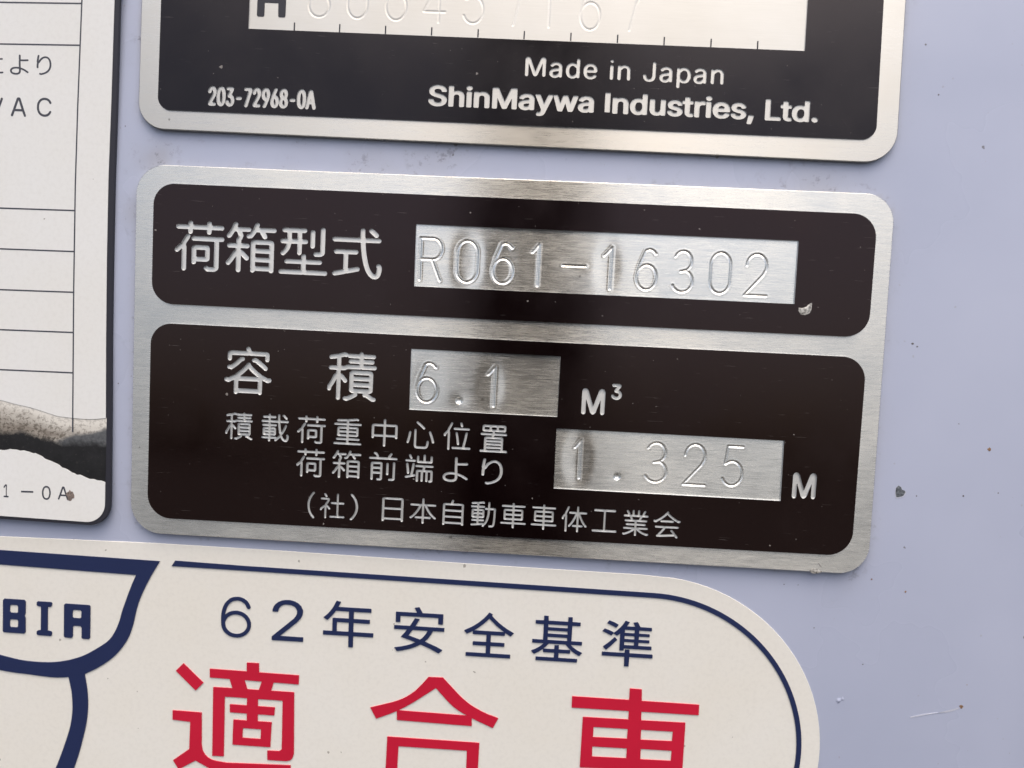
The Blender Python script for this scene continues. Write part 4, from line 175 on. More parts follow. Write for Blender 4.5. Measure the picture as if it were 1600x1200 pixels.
# ---- node helpers
class NT:
    def __init__(s, name):
        s.m = bpy.data.materials.new(name); s.m.use_nodes = True; s.t = s.m.node_tree; s.t.nodes.clear()
        s.out = s.n('ShaderNodeOutputMaterial'); s.b = s.n('ShaderNodeBsdfPrincipled'); s.l(s.b.outputs[0], s.out.inputs[0])
        s.pos = s.n('ShaderNodeTexCoord').outputs['Object']
    def n(s, t, **k):
        x = s.t.nodes.new(t)
        for a, b in k.items(): setattr(x, a, b)
        return x
    def l(s, a, b): s.t.links.new(a, b)
    def set(s, **k):
        for a, v in k.items():
            i = s.b.inputs[a.replace('_', ' ')]
            if hasattr(v, 'is_linked') or isinstance(v, bpy.types.NodeSocket): s.l(v, i)
            else: i.default_value = (*v, 1) if isinstance(v, tuple) and len(v) == 3 else v
    def math(s, op, a, b=0.0, c=0.0, clamp=False):
        x = s.n('ShaderNodeMath', operation=op, use_clamp=clamp)
        for i, v in enumerate((a, b, c)):
            if isinstance(v, bpy.types.NodeSocket): s.l(v, x.inputs[i])
            else: x.inputs[i].default_value = v
        return x.outputs[0]
    def scale(s, v, sc, loc=(0, 0, 0)):
        x = s.n('ShaderNodeMapping'); s.l(v, x.inputs[0]); x.inputs['Scale'].default_value = sc; x.inputs['Location'].default_value = loc
        return x.outputs[0]
    def noise(s, v, sc, det=3, rough=.55, dist=0):
        x = s.n('ShaderNodeTexNoise'); s.l(v, x.inputs['Vector']); x.inputs['Scale'].default_value = sc
        x.inputs['Detail'].default_value = det; x.inputs['Roughness'].default_value = rough; x.inputs['Distortion'].default_value = dist
        return x.outputs['Fac']
    def map(s, v, a, b, c=0.0, d=1.0, smooth=False):
        x = s.n('ShaderNodeMapRange', interpolation_type='SMOOTHSTEP' if smooth else 'LINEAR'); s.l(v, x.inputs[0])
        for i, q in zip((1, 2, 3, 4), (a, b, c, d)): x.inputs[i].default_value = q
        return x.outputs[0]
    def mix(s, f, a, b, blend='MIX'):
        x = s.n('ShaderNodeMix', data_type='RGBA', blend_type=blend)
        for i, v in ((0, f), (6, a), (7, b)):
            if isinstance(v, bpy.types.NodeSocket): s.l(v, x.inputs[i])
            else: x.inputs[i].default_value = (*v, 1) if isinstance(v, tuple) else v
        return x.outputs[2]
    def bump(s, h, dist, strength=1.0):
        x = s.n('ShaderNodeBump'); s.l(h, x.inputs['Height']); x.inputs['Distance'].default_value = dist; x.inputs['Strength'].default_value = strength
        return x.outputs[0]
    def dots(s, scale, lo, hi, keep=.5, jitter=1.0):
        """sparse round specks: 1 inside a speck"""
        v = s.n('ShaderNodeTexVoronoi', feature='F1'); w_ = s.n('ShaderNodeTexNoise'); s.l(s.pos, w_.inputs['Vector']); w_.inputs['Scale'].default_value = scale * 3.1
        off = s.n('ShaderNodeVectorMath', operation='MULTIPLY_ADD'); s.l(w_.outputs['Color'], off.inputs[0]); off.inputs[1].default_value = [.28 / scale] * 3; s.l(s.pos, off.inputs[2])
        s.l(off.outputs[0], v.inputs['Vector']); v.inputs['Scale'].default_value = scale
        v.inputs['Randomness'].default_value = jitter
        sep = s.n('ShaderNodeSeparateColor'); s.l(v.outputs['Color'], sep.inputs[0])
        rad = s.map(sep.outputs[0], keep, 1.0, 0.0, hi)
        return s.math('LESS_THAN', v.outputs['Distance'], rad)

def specks(t, col, scale=900, size=.16, keep=.8, dark=(.09, .08, .07), amount=.75):
    d = t.dots(scale, 0, size, keep)
    return t.mix(t.math('MULTIPLY', d, amount), col, dark)

def brushed(name, base=(.735, .72, .67), rough=.26, aniso=.965, dents=False):
    t = NT(name)
    br = t.noise(t.scale(t.pos, (70, 12000, 70)), 1.0, 4, .75)
    br2 = t.noise(t.scale(t.pos, (400, 20000, 400)), 1.0, 2, .6)
    bl = t.noise(t.pos, 60, 3)
    c = t.mix(t.map(br, .3, .7), tuple(b * .96 for b in base), tuple(min(1, b * 1.03) for b in base))
    c = t.mix(t.map(bl, .35, .75, 0, .25), c, tuple(b * f for b, f in zip(base, (.93, .9, .84))))
    c = specks(t, c, 500, .12, .8, amount=.6)
    t.set(Base_Color=c, Metallic=1.0, Roughness=t.math('ADD', t.map(br2, .3, .7, -.05, .06), t.map(bl, .3, .7, rough - .03, rough + .03)), Anisotropic=aniso)
    tg = t.n('ShaderNodeCombineXYZ'); tg.inputs[1].default_value = 1      # scratches run sideways, so light smears up and down
    vt = t.n('ShaderNodeVectorTransform', vector_type='VECTOR', convert_from='OBJECT', convert_to='WORLD'); t.l(tg.outputs[0], vt.inputs[0])
    t.l(vt.outputs[0], t.b.inputs['Tangent'])
    t.set(Normal=t.bump(br, .000003, .12))
    return t.m

def ink(name, base, rough=.2, tint=(1, 1, 1), spec=.62):
    t = NT(name)
    br = t.noise(t.scale(t.pos, (90, 4000, 90)), 1.0, 3, .6)
    sm = t.noise(t.pos, 55, 4, .6)
    c = t.mix(t.map(sm, .3, .75, 0, .6), base, tuple(b * 1.4 + .0006 for b in base))
    d = t.dots(430, 0, .09, .75)
    c = t.mix(t.math('MULTIPLY', d, .6), c, (.3, .28, .26))
    sc = t.noise(t.scale(t.pos, (300, 5200, 300)), 1.0, 2, .5, .3)
    c = t.mix(t.map(sc, .71, .78, 0, .16), c, (.25, .23, .22))
    d2 = t.dots(1100, 0, .11, .8); c = t.mix(t.math('MULTIPLY', d2, .3), c, (.3, .28, .26))
    t.set(Base_Color=c, Roughness=t.map(sm, .3, .7, rough - .05, rough + .1), Normal=t.bump(br, .000002, .5))
    t.b.inputs['Specular IOR Level'].default_value = spec; t.b.inputs['Specular Tint'].default_value = (*tint, 1)
    return t.m

M = {}
M['metal'] = brushed('brushed_aluminium')
M['strip'] = brushed('bright_aluminium', (.80, .795, .75), .23, .965)
M['dull_metal'] = brushed('dimmed_aluminium', (.50, .487, .452), .31, .95)  # upper plate's aluminium, colour darkened to offset its bright sky reflection
M['dull_letter'] = brushed('dimmed_etched_aluminium', (.5, .492, .465), .5, .3)  # same etched aluminium, darkened in colour against the reflected sky
M['letter_metal'] = brushed('etched_aluminium', (.78, .77, .73), .5, .3)
M['wall_metal'] = brushed('etched_edge', (.6, .62, .65), .5, 0)
M['brown_black'] = ink('brown_black_enamel', (.0024, .0008, .0009), .13, (1, .7, .64), .66)
M['black'] = ink('black_enamel', (.0022, .0018, .0022), .18, (.95, .84, .84), .42)

t = NT('lavender_paint')
big = t.noise(t.pos, 22, 4, .55); fine = t.noise(t.pos, 2600, 2); peel = t.noise(t.pos, 420, 3)
c = t.mix(t.map(big, .3, .7), (.36, .392, .505), (.405, .436, .55))
at = t.n('ShaderNodeAttribute', attribute_name='dirt').outputs['Fac']
gn = t.noise(t.pos, 700, 5, .75); gb = t.noise(t.pos, 120, 3)
c = t.mix(t.math('MULTIPLY', at, t.map(gb, .3, .7, .1, .55), clamp=True), c, (.27, .255, .24))
c = t.mix(t.math('MULTIPLY', t.math('MULTIPLY', at, t.map(gb, .42, .62)), t.map(gn, .56, .64), clamp=True), c, (.06, .05, .042))
c = specks(t, c, 300, .085, .7, (.12, .11, .11), .75)
c = specks(t, c, 700, .13, .75, (.3, .3, .34), .5)
wav = t.noise(t.pos, 35, 2, .4)
bmp = t.n('ShaderNodeBump'); t.l(wav, bmp.inputs['Height']); bmp.inputs['Distance'].default_value = .0012; bmp.inputs['Strength'].default_value = .13
pb = t.n('ShaderNodeBump'); t.l(peel, pb.inputs['Height']); pb.inputs['Distance'].default_value = .00001; pb.inputs['Strength'].default_value = .4; t.l(bmp.outputs[0], pb.inputs['Normal'])
t.set(Base_Color=c, Roughness=t.map(big, .3, .7, .22, .34), Normal=pb.outputs[0])
M['paint'] = t.m

def vinyl(name, base, rough=.4, sp=.7, stain=True):
    t = NT(name)
    a = t.noise(t.pos, 45, 5, .6); f = t.noise(t.pos, 1500, 3, .6)
    c = t.mix(t.map(a, .35, .75, 0, .6), base, tuple(b * k for b, k in zip(base, (.965, .945, .9)))) if stain else t.mix(t.map(a, .3, .7), base, tuple(b * 1.15 for b in base))
    if stain:
        c = t.mix(t.map(f, .45, .8, 0, .12), c, (.35, .33, .3))
        c = specks(t, c, 380, .1, .7, (.2, .18, .15), sp)
    t.set(Base_Color=c, Roughness=rough, Normal=t.bump(f, .000004, .5))
    return t.m
M['white_vinyl'] = vinyl('cream_white_vinyl', (.715, .7, .65))
M['label_white'] = vinyl('white_label_film', (.672, .677, .665), .38)
M['navy'] = vinyl('navy_print', (.011, .019, .068), .38, stain=False)
M['red'] = vinyl('red_print', (.45, .0065, .03), .4, stain=False)
M['black_print'] = vinyl('black_print', (.022, .022, .03), .45, stain=False)
M['black_print'].node_tree.nodes['Principled BSDF'].inputs['Specular IOR Level'].default_value = .3
M['thin_print'] = vinyl('grey_black_print', (.04, .042, .055), .5, stain=False)

GROUND_Z = -1.22; POST_X, POST_Y = -0.02, -1.25
# ------------------------------------------------------------------ ground (below the truck, out of the frame but lighting it)
t = NT('asphalt'); n1 = t.noise(t.pos, 180, 4, .7); n2 = t.noise(t.pos, .6, 4)
t.set(Base_Color=t.mix(t.map(n1, .35, .7), (.025, .025, .025), (.055, .053, .05)), Roughness=.9, Normal=t.bump(n1, .004, .6))
bm = bmesh.new(); bmesh.ops.create_grid(bm, x_segments=8, y_segments=8, size=600)
me = bpy.data.meshes.new('ground'); bm.to_mesh(me); bm.free()
g = link('ground', me, [t.m]); g.location.z = GROUND_Z; tag(g, kind='structure')

# ------------------------------------------------------------------ the truck's body side
def surf_y(x, z):
    zz = np.clip(z, -180, 180)
    y = CURVE * zz ** 2 + 2 * CURVE * zz * (z - zz)
    xr = np.clip(x - 76.0, 0, 14)
    return y + .022 * xr ** 2 + (x - 90 > 0) * (x - 90) * .616
def panel_mesh():
    xs = np.unique(np.concatenate([np.linspace(-420, -95, 20), np.arange(-95, 95, 1.0), np.linspace(95, 160, 12)]))
    zs = np.unique(np.concatenate([np.linspace(-520, -70, 40), np.arange(-70, 75, 1.0), np.linspace(75, 520, 40)]))
    X, Z = np.meshgrid(xs, zs); Y = surf_y(X, Z); nx, nz = len(xs), len(zs)
    front = np.stack([X, Y, Z], -1).reshape(-1, 3) * MM; back = front + np.array([0, .0012, 0])
    idx = np.arange(nx * nz).reshape(nz, nx); a, b, c_, d = idx[:-1, :-1].ravel(), idx[:-1, 1:].ravel(), idx[1:, 1:].ravel(), idx[1:, :-1].ravel()
    N = nx * nz
    q = np.concatenate([np.stack([a, b, c_, d], 1), np.stack([a, d, c_, b], 1) + N])
    rim = np.concatenate([idx[0], idx[1:, -1], idx[-1, ::-1][1:], idx[::-1, 0][1:]])
    r1 = rim[:-1]; r2 = rim[1:]
    q = np.concatenate([q, np.stack([r2, r1, r1 + N, r2 + N], 1)])
    me = bpy.data.meshes.new('truck_side'); me.from_pydata(np.concatenate([front, back]).tolist(), [], q.tolist())
    me.polygons.foreach_set('use_smooth', np.ones(len(me.polygons), bool))
    # grime that has gathered along the plate edges
    at = me.attributes.new('dirt', 'FLOAT', 'POINT'); dens = np.zeros(2 * N)
    P = np.stack([X.ravel(), Z.ravel()], 1)
    for key, loop, wdt, amp in DIRT:
        o, ex, ey, n, base = FR[key]
        L = np.array([[o[0] + p[0] * ex[0] + p[1] * ey[0], o[2] + p[0] * ex[2] + p[1] * ey[2]] for p in loop])
        dm = np.full(len(P), 1e9)
        for i in range(len(L)):
            p, qq = L[i - 1], L[i]; v = qq - p; tt = np.clip(((P - p) @ v) / max(v @ v, 1e-9), 0, 1)
            dm = np.minimum(dm, np.hypot(*(P - p - tt[:, None] * v).T))
        dens[:N] = np.maximum(dens[:N], amp * np.exp(-dm / wdt))
    for x, z, r, amp in DIRT_SPOTS: dens[:N] = np.maximum(dens[:N], amp * np.exp(-((P[:, 0] - x) ** 2 + (P[:, 1] - z) ** 2) / r ** 2))
    at.data.foreach_set('value', dens)
    return me
P2O = rounded(PL['p2_out'], [4.6, 4.4, 4.6, 4.9], 14); P1O = rounded(PL['p1_out'], [4, 4, 4.8, 4.2], 14)
DIRT = [('P2', P2O, .9, .6), ('P1', P1O, 1.0, .5), ('P2', P2O, .22, 1.3), ('P1', P1O, .22, 1.3)]
DIRT_SPOTS = [(-57.5, 32, 3.2, 1.1), (-60.5, 24, 2.5, .8), (-20, 32.3, 14, .55), (45, 30.5, 7, .8), (52, -27, 4, .5)]
truck = link('truck_side', panel_mesh(), [M['paint']])
truck.matrix_world = LEAN
tag(truck, 'pale lavender painted truck body side behind all the plates and stickers', 'truck body')
def on_panel(x, z, lift=.015): return Vector((x, float(surf_y(np.array(x), np.array(z))) - lift, z)) * MM
def panel_patch(name, pts, mat, lift=.02, thick=.02):
    """thin irregular patch lying on the paint"""
    bm = bmesh.new(); c_ = np.mean(pts, 0)
    top = [bm.verts.new(on_panel(x, z, lift)) for x, z in pts]; bot = [bm.verts.new(on_panel(x, z, -.03)) for x, z in pts]
    ctr = bm.verts.new(on_panel(c_[0], c_[1], lift + thick))
    for i in range(len(pts)):
        j = (i + 1) % len(pts); bm.faces.new((top[i], top[j], ctr)); bm.faces.new((top[j], top[i], bot[i], bot[j]))
    bmesh.ops.recalc_face_normals(bm, faces=bm.faces)
    me = bpy.data.meshes.new(name); bm.to_mesh(me); bm.free()
    return link(name, me, [mat], truck)
def blob(x, z, r, seed, n=11, ax=1.0):
    rd = random.Random(seed); return [(x + ax * r * math.cos(6.283 * i / n) * rd.uniform(.65, 1.25), z + r * math.sin(6.283 * i / n) * rd.uniform(.65, 1.25)) for i in range(n)]
def rough_mat(name, a, b, sc, rough=.6, metal=0.0):
    t = NT(name); f = t.noise(t.pos, sc, 4, .7); t.set(Base_Color=t.mix(t.map(f, .35, .65), a, b), Roughness=rough, Metallic=metal, Normal=t.bump(f, .00008, .6)); return t.m
M['chip'] = rough_mat('bare_grey_primer', (.02, .024, .03), (.17, .19, .21), 1900)
M['rim'] = rough_mat('pale_paint_edge', (.42, .44, .52), (.5, .515, .58), 3000, .4)
M['rust'] = rough_mat('rust', (.09, .045, .025), (.33, .2, .11), 4500, .8)
M['spot'] = rough_mat('dark_speck', (.05, .045, .045), (.16, .15, .15), 4000)
cx, cz = np.mean(PL['chip'], 0)
panel_patch('chip_rim', [(cx + .06 + (x - cx) * 1.16, cz - .09 + (z - cz) * 1.12) for x, z in PL['chip']], M['rim'], .022, .004)
panel_patch('paint_chip', PL['chip'], M['chip'], .04, .02)
for i, (x, z) in enumerate(PL['rust']): panel_patch('rust_spot', blob(x, z, (.3, .16, .14, .28, .08)[i], i), M['rust'])
for i, (x, z) in enumerate(PL['spot']): panel_patch('dark_speck', blob(x, z, (.1, .15, .18, .13, .13, .12, .1, .1, .1, .08, .1, .1, .1)[i], 20 + i), M['spot'])
x, z = PL['drip']; panel_patch('paint_drip', blob(x, z, .5, 5, 14, .8), M['paint'], .03, .16); panel_patch('paint_drip', blob(x + .6, z + .35, .35, 6, 12, .8), M['paint'], .02, .08)
cr = PL['crack']; rd = random.Random(2)
panel_patch('paint_crack', [(x, z + .07 + rd.uniform(-.04, .04)) for x, z in cr] + [(x, z - .07 + rd.uniform(-.04, .04)) for x, z in reversed(cr)], M['rim'], .03, .03)

# ------------------------------------------------------------------ stamped numbers
def arc(cx, cy, rx, ry, a0, a1, n=18):
    return [(cx + rx * math.cos(math.radians(a0 + (a1 - a0) * i / n)), cy + ry * math.sin(math.radians(a0 + (a1 - a0) * i / n))) for i in range(n + 1)]
DIG = {
 '0': [arc(.5, .7, .5, .3, 0, 180) + arc(.5, .3, .5, .3, 180, 360) + [(1, .7)]],
 '1': [[(.02, .8), (.3, .86), (.85, 1), (.85, 0)]],
 '2': [[(.06, .72)] + arc(.5, .72, .44, .28, 165, -20, 16) + [(.8, .5), (.02, 0), (1, 0)]],
 '3': [arc(.5, .755, .42, .245, 155, -90, 16) + [(.4, .5)], [(.5, .51)] + arc(.5, .27, .5, .27, 75, -155, 18)],
 '4': [[(.72, 0), (.72, 1), (0, .24), (1, .24)]],
 '5': [[(.95, 1), (.22, 1), (.12, .55)] + arc(.48, .31, .5, .31, 130, -155, 20)],
 '6': [[(.94, .9)] + arc(.6, .7, .42, .3, 40, 120, 8) + [(.12, .62), (.02, .4)], arc(.5, .31, .5, .31, 0, 360, 26)],
 '7': [[(0, 1), (1, 1), (.62, .6), (.35, 0)]],
 '8': [arc(.5, .76, .4, .24, 0, 360, 22), arc(.5, .27, .5, .27, 0, 360, 24)],
 'R': [[(0, 0), (0, 1)], [(0, 1), (.6, 1)] + arc(.6, .75, .4, .25, 90, -90, 14) + [(0, .5)], [(.55, .5), (.95, 0)]],
 '-': [[(0, .5), (1, .5)]], '.': [[(.5, .5), (.5, .5)]],
}
def number_strip(name, parent, quad, digits, z, step, depth, dimples, width=.125, mat='strip'):
    """sheet of metal whose surface is really dented by the punched digits"""
    TL, TR, BR, BL = [np.array(p) for p in quad]
    nu = int(np.hypot(*(TR - TL)) / step) + 1; nv = int(np.hypot(*(TL - BL)) / step) + 1
    u, v = np.meshgrid(np.linspace(0, 1, nu), np.linspace(0, 1, nv))
    Pq = ((1 - v) * (1 - u))[..., None] * BL + ((1 - v) * u)[..., None] * BR + (v * u)[..., None] * TR + (v * (1 - u))[..., None] * TL
    P = Pq.reshape(-1, 2); Hh = np.zeros(len(P)); rd = random.Random(len(digits))
    for (ch, x0, y0, x1, y1), dm in zip(digits, dimples):
        if ch == '.':
            r = np.hypot(P[:, 0] - (x0 + x1) / 2, P[:, 1] - (y0 + y1) / 2); R = .52
            Hh -= .32 * np.sqrt(np.clip(1 - (r / R) ** 2, 0, 1)) + dm * np.exp(-(r / 1.1) ** 2); continue
        near = np.nonzero((P[:, 0] > x0 - 3) & (P[:, 0] < x1 + 3) & (P[:, 1] > y0 - 3) & (P[:, 1] < y1 + 3))[0]
        Q = P[near]; d = np.full(len(Q), 1e9)
        for st in DIG[ch]:
            pts = [np.array((x0 + a * (x1 - x0), y0 + b * (y1 - y0))) for a, b in st]
            for p, q in zip(pts, pts[1:]):
                vv = q - p; tt = np.clip(((Q - p) @ vv) / max(vv @ vv, 1e-12), 0, 1)
                d = np.minimum(d, np.hypot(*(Q - p - tt[:, None] * vv).T))
        prof = -depth * np.exp(-(d / width) ** 2.4) + depth * .1 * np.exp(-((d - width * 2.4) / width) ** 2)
        gx, gy = (x0 + x1) / 2, (y0 + y1) / 2
        pit = np.sin(Q[:, 1] * 41 + Q[:, 0] * 13) * np.sin(Q[:, 1] * 23) * .07 * depth * np.exp(-(d / width) ** 2)
        sx = max(1.75, (x1 - x0) * .5 + .5); sy = (y1 - y0) * .5 + .6
        e = ((Q[:, 0] - gx) / sx) ** 2 + ((Q[:, 1] - gy) / sy) ** 2
        Hh[near] += prof + pit - dm * np.exp(-e ** 1.5)
    V = np.concatenate([P, (Hh + z)[:, None]], 1) * MM
    idx = np.arange(nu * nv).reshape(nv, nu); a, b, c_, d_ = idx[:-1, :-1].ravel(), idx[:-1, 1:].ravel(), idx[1:, 1:].ravel(), idx[1:, :-1].ravel()
    me = bpy.data.meshes.new(name); qd = np.stack([a, b, c_, d_], 1)
    me.vertices.add(len(V)); me.vertices.foreach_set('co', V.ravel()); me.loops.add(qd.size); me.loops.foreach_set('vertex_index', qd.ravel())
    me.polygons.add(len(qd)); me.polygons.foreach_set('loop_start', np.arange(0, qd.size, 4)); me.update(calc_edges=True); me.validate()
    me.polygons.foreach_set('use_smooth', np.ones(len(me.polygons), bool))
    return link(name, me, [M[mat]], parent)

HB = .3
# ------------------------------------------------------------------ lower nameplate
plate, zb = frame_empty('nameplate', 'P2')
tag(plate, 'silver framed brown-black metal plate with two panels and stamped numbers, in the middle', 'nameplate')
boxes = [PL['s_r'], PL['s_6'], PL['s_1']]
grow = lambda q, d: offset(q, -d)
link('base_plate', solid([P2O] + [grow(b, .12) for b in boxes], 0, zb, bevel=.12), [M['metal']], plate)
up_items = [t_ for t_ in TX['P2'] if t_[3] > 7]; low_items = [t_ for t_ in TX['P2'] if t_[3] <= 7]
for loop, items, bx, rr in ((rounded(PL['p2_up'], [3.3, 3.6, 3.6, 3.4], 12), up_items, boxes[:1], 0), (rounded(PL['p2_low'], [3.3, 3.6, 3.8, 3.8], 12), low_items, boxes[1:], 0)):
    loops = [loop] + [list(map(tuple, b)) for b in bx]
    for it in items: loops += glyph_loops(*it[1:])
    link('enamel_panel', solid(loops, zb + .001, zb + HB, wall=1), [M['brown_black'], M['wall_metal']], plate)
characters(plate, TX['P2'], zb - .03, zb + .02, M['letter_metal'])
number_strip('number_strip', plate, PL['s_r'], PL['d_r'], zb + .01, .1, .13, [.03, .085, .035, .03, .02, .045, .01, .015, .015, .02])
number_strip('number_strip', plate, PL['s_6'], PL['d_6'], zb + .01, .1, .13, [.05, .03, .065])
number_strip('number_strip', plate, PL['s_1'], PL['d_1'], zb + .01, .1, .12, [.105, .03, .015, .02, .02])
M['scrape'] = rough_mat('scraped_metal', (.08, .07, .065), (.8, .77, .7), 2600, .35, .5)
def plate_patch(name, parent, pts, z, mat, lift):
    bm = bmesh.new(); c_ = np.mean(pts, 0); top = [bm.verts.new((x * MM, y * MM, z * MM)) for x, y in pts]; low = [bm.verts.new((x * MM, y * MM, (z - .05) * MM)) for x, y in pts]
    ctr = bm.verts.new((c_[0] * MM, c_[1] * MM, (z + lift) * MM))
    for i in range(len(pts)):
        j = (i + 1) % len(pts); bm.faces.new((top[i], top[j], ctr)); bm.faces.new((top[j], top[i], low[i], low[j]))
    bmesh.ops.recalc_face_normals(bm, faces=bm.faces); me = bpy.data.meshes.new(name); bm.to_mesh(me); bm.free()
    return link(name, me, [mat], parent)
sx, sy = PL['scr']
plate_patch('scrape_mark', plate, [(sx - 1.0, sy + .35), (sx - .5, sy + .3), (sx + .1, sy + .55), (sx + .6, sy + 1.05), (sx + .95, sy + 1.2), (sx + .95, sy + .2), (sx + .7, sy - .4), (sx + .1, sy - .7), (sx - .6, sy - .65), (sx - .95, sy - .2)], zb + HB + .02, M['scrape'], .06)
sx, sy = PL['ding']
plate_patch('scrape_mark', plate, [(sx - 1.1, sy - .55), (sx - .5, sy - .1), (sx + .3, sy - .2), (sx + .9, sy - .6), (sx + .2, sy - .9), (sx - .6, sy - .95)], zb + .015, M['scrape'], .05)
plate_patch('scrape_mark', plate, [(sx + .05, sy + .75), (sx + .3, sy + .7), (sx + .95, sy + .15), (sx + .7, sy + .15)], zb + .015, M['scrape'], .05)

# ------------------------------------------------------------------ upper nameplate
p1, zb = frame_empty('nameplate', 'P1')
tag(p1, 'silver framed black metal plate with white maker lettering, cut by the top edge', 'nameplate')
link('base_plate', solid([P1O, grow(PL['s_h'], .12)], 0, zb, bevel=.12), [M['dull_metal']], p1)
loops = [rounded(PL['p1_pan'], [2, 2, 2.1, 2.0], 10), list(map(tuple, PL['s_h']))]
for it in TX['P1']:
    if it[1] != 'kH': loops += glyph_loops(*it[1:])
link('enamel_panel', solid(loops, zb + .001, zb + HB * .55, wall=1), [M['black'], M['wall_metal']], p1)
characters(p1, [t_ for t_ in TX['P1'] if t_[1] != 'kH'], zb - .03, zb + .02, M['dull_letter'])
number_strip('number_strip', p1, PL['s_h'], PL['d_h'], zb + .01, .11, .05, [.015] * 9, .12, 'dull_letter')
characters(p1, [t_ for t_ in TX['P1'] if t_[1] == 'kH'], zb + .012, zb + .05, M['black_print'])
tick = solid([[(-.1, -.62), (.1, -.62), (.1, .6), (-.1, .6)]], zb + .012, zb + .04)
for x, y in PL['ticks']: link('tick_mark', tick, [M['black_print']], p1).location = (x * MM, y * MM, 0)

# ------------------------------------------------------------------ rounded vinyl sticker at the bottom
st, zb = frame_empty('sticker', 'ST'); SR = .14
tag(st, 'cream sticker with rounded right end, navy emblem and big red characters', 'sticker')
cx, cy, cr = PL['st_circ']; top = PL['st_top']
ring = [(cx + cr * math.cos(a), cy + cr * math.sin(a)) for a in np.linspace(math.radians(84), math.radians(-90), 48)]
out = [(-110, top[0][1] + .9)] + [tuple(p) for p in top] + ring + [(-110, cy - cr)]
link('backing', solid([out], 0, zb, bevel=.05), [M['white_vinyl']], st)
# border line: straight run then an arc about the same centre
lw = .39; rl = PL['st_line'][4][0] - cx
L0 = [PL['st_line_end'], PL['st_line'][:3]]
mid = [Vector(p) for p in L0[1]]
sl_ = (mid[1].y - mid[0].y) / (mid[1].x - mid[0].x); rt = mid[1].y + sl_ * (cx - mid[1].x) - cy
path = [Vector(PL['st_line'][3])] + mid[:2] + [Vector((cx + rl * math.cos(a), cy + rt * math.sin(a) + sl_ * rl * math.cos(a) * max(0, math.sin(a)))) for a in np.linspace(math.radians(90), math.radians(-60), 60)]
ups, dns = [], []
for i, p in enumerate(path):
    d = (path[min(i + 1, len(path) - 1)] - path[max(i - 1, 0)]).normalized(); nrm = Vector((-d.y, d.x))
    ups.append((p + nrm * lw)[:]); dns.append((p - nrm * lw)[:])
ups[0], dns[0] = tuple(L0[0][0]), tuple(L0[0][1])
link('border_line', solid([ups + dns[::-1]], zb - .01, zb + SR), [M['navy']], st)
link('emblem', solid([PL['emblem']], zb - .01, zb + SR), [M['navy']], st)
for k in ('B', 'I', 'A'): link('letter', solid(PL[k], zb - .01, zb + SR), [M['navy']], st)
characters(st, TX['ST'], zb - .01, zb + SR, M['navy'])
for k in ('teki', 'gou', 'sha'): link('kanji', solid(PL[k], zb - .01, zb + SR), [M['red']], st)

# ------------------------------------------------------------------ ruled label at the left
lb, zb = frame_empty('label', 'LB')
tag(lb, 'white ruled label with black edge and torn blackened band, at the left', 'label')
rp = PL['lb_right']; bx = PL['lb_bot']
def right_x(y): return float(np.interp(y, [p[1] for p in rp[::-1]], [p[0] for p in rp[::-1]]))
ytop = rp[0][1] + 6; yb = bx[1][1]; LX = -16
xb = rp[-1][0]
outer = [(LX, ytop), (rp[0][0] + .5, ytop)] + [tuple(p) for p in rp] + [(xb, yb)] + [(LX, yb + .35)]
def round_at(loop, i, r): 
    rs = [0] * len(loop); rs[i] = r; return rounded(loop, rs, 12)
back = [(LX, ytop), (rp[0][0] + 1.25, ytop)] + [(p[0] + d, p[1]) for p, d in zip(rp, (.72, .78, .85, .85, .8, .78, .75))] + [(xb + .72, yb - .5)] + [(LX, yb - .2)]
link('backing_sheet', solid([round_at(back, len(back) - 2, 3.4)], 0, zb - .1, bevel=.06), [M['black_print']], lb)
tu = [tuple(p) for p in PL['lb_torn_up']]; tl_ = [tuple(p) for p in PL['lb_torn_low']]
upper = [(LX, ytop), (rp[0][0] + .5, ytop)] + [tuple(p) for p in rp if p[1] > tu[-1][1] + .5] + [(right_x(tu[-1][1]), tu[-1][1])] + tu[::-1][1:]
link('face_sheet', solid([upper], zb - .09, zb), [M['label_white']], lb)
lowp = tl_[:-1] + [(right_x(tl_[-1][1]), tl_[-1][1]), (xb, yb), (LX, yb + .35)]
rd = random.Random(4)
lowp = [(x, y + (rd.uniform(-.13, .13) if 0 < i < len(tl_) - 1 else 0)) for i, (x, y) in enumerate(lowp)]
link('face_sheet', solid([round_at(lowp, len(lowp) - 2, 3.0)], zb - .09, zb), [M['label_white']], lb)
# torn, grimy layer that shows between them
t = NT('grimy_adhesive')
at = t.n('ShaderNodeAttribute', attribute_name='depth').outputs['Fac']
n1 = t.noise(t.pos, 330, 5, .75); n2 = t.noise(t.scale(t.pos, (60, 240, 60)), 1.0, 4, .6); n3 = t.noise(t.pos, 1500, 3, .7)
bk = t.n('ShaderNodeAttribute', attribute_name='black').outputs['Fac']; sl_at = t.n('ShaderNodeAttribute', attribute_name='slate').outputs['Fac']
wob = t.math('MULTIPLY', t.math('SUBTRACT', n1, .5), .3)
c = t.mix(t.map(at, .05, .7), (.63, .61, .56), (.36, .33, .28))
c = t.mix(t.math('MULTIPLY', t.map(n2, .42, .62), t.map(at, .08, .4, 0, .8)), c, (.17, .145, .12))
c = t.mix(t.math('MULTIPLY', t.map(n3, .5, .58), t.map(t.math('ADD', at, wob), .0, .5, .2, 1)), c, (.1, .085, .068))
c = t.mix(t.math('MULTIPLY', t.map(n1, .47, .6), t.map(at, .15, .55, 0, .8)), c, (.14, .12, .1))
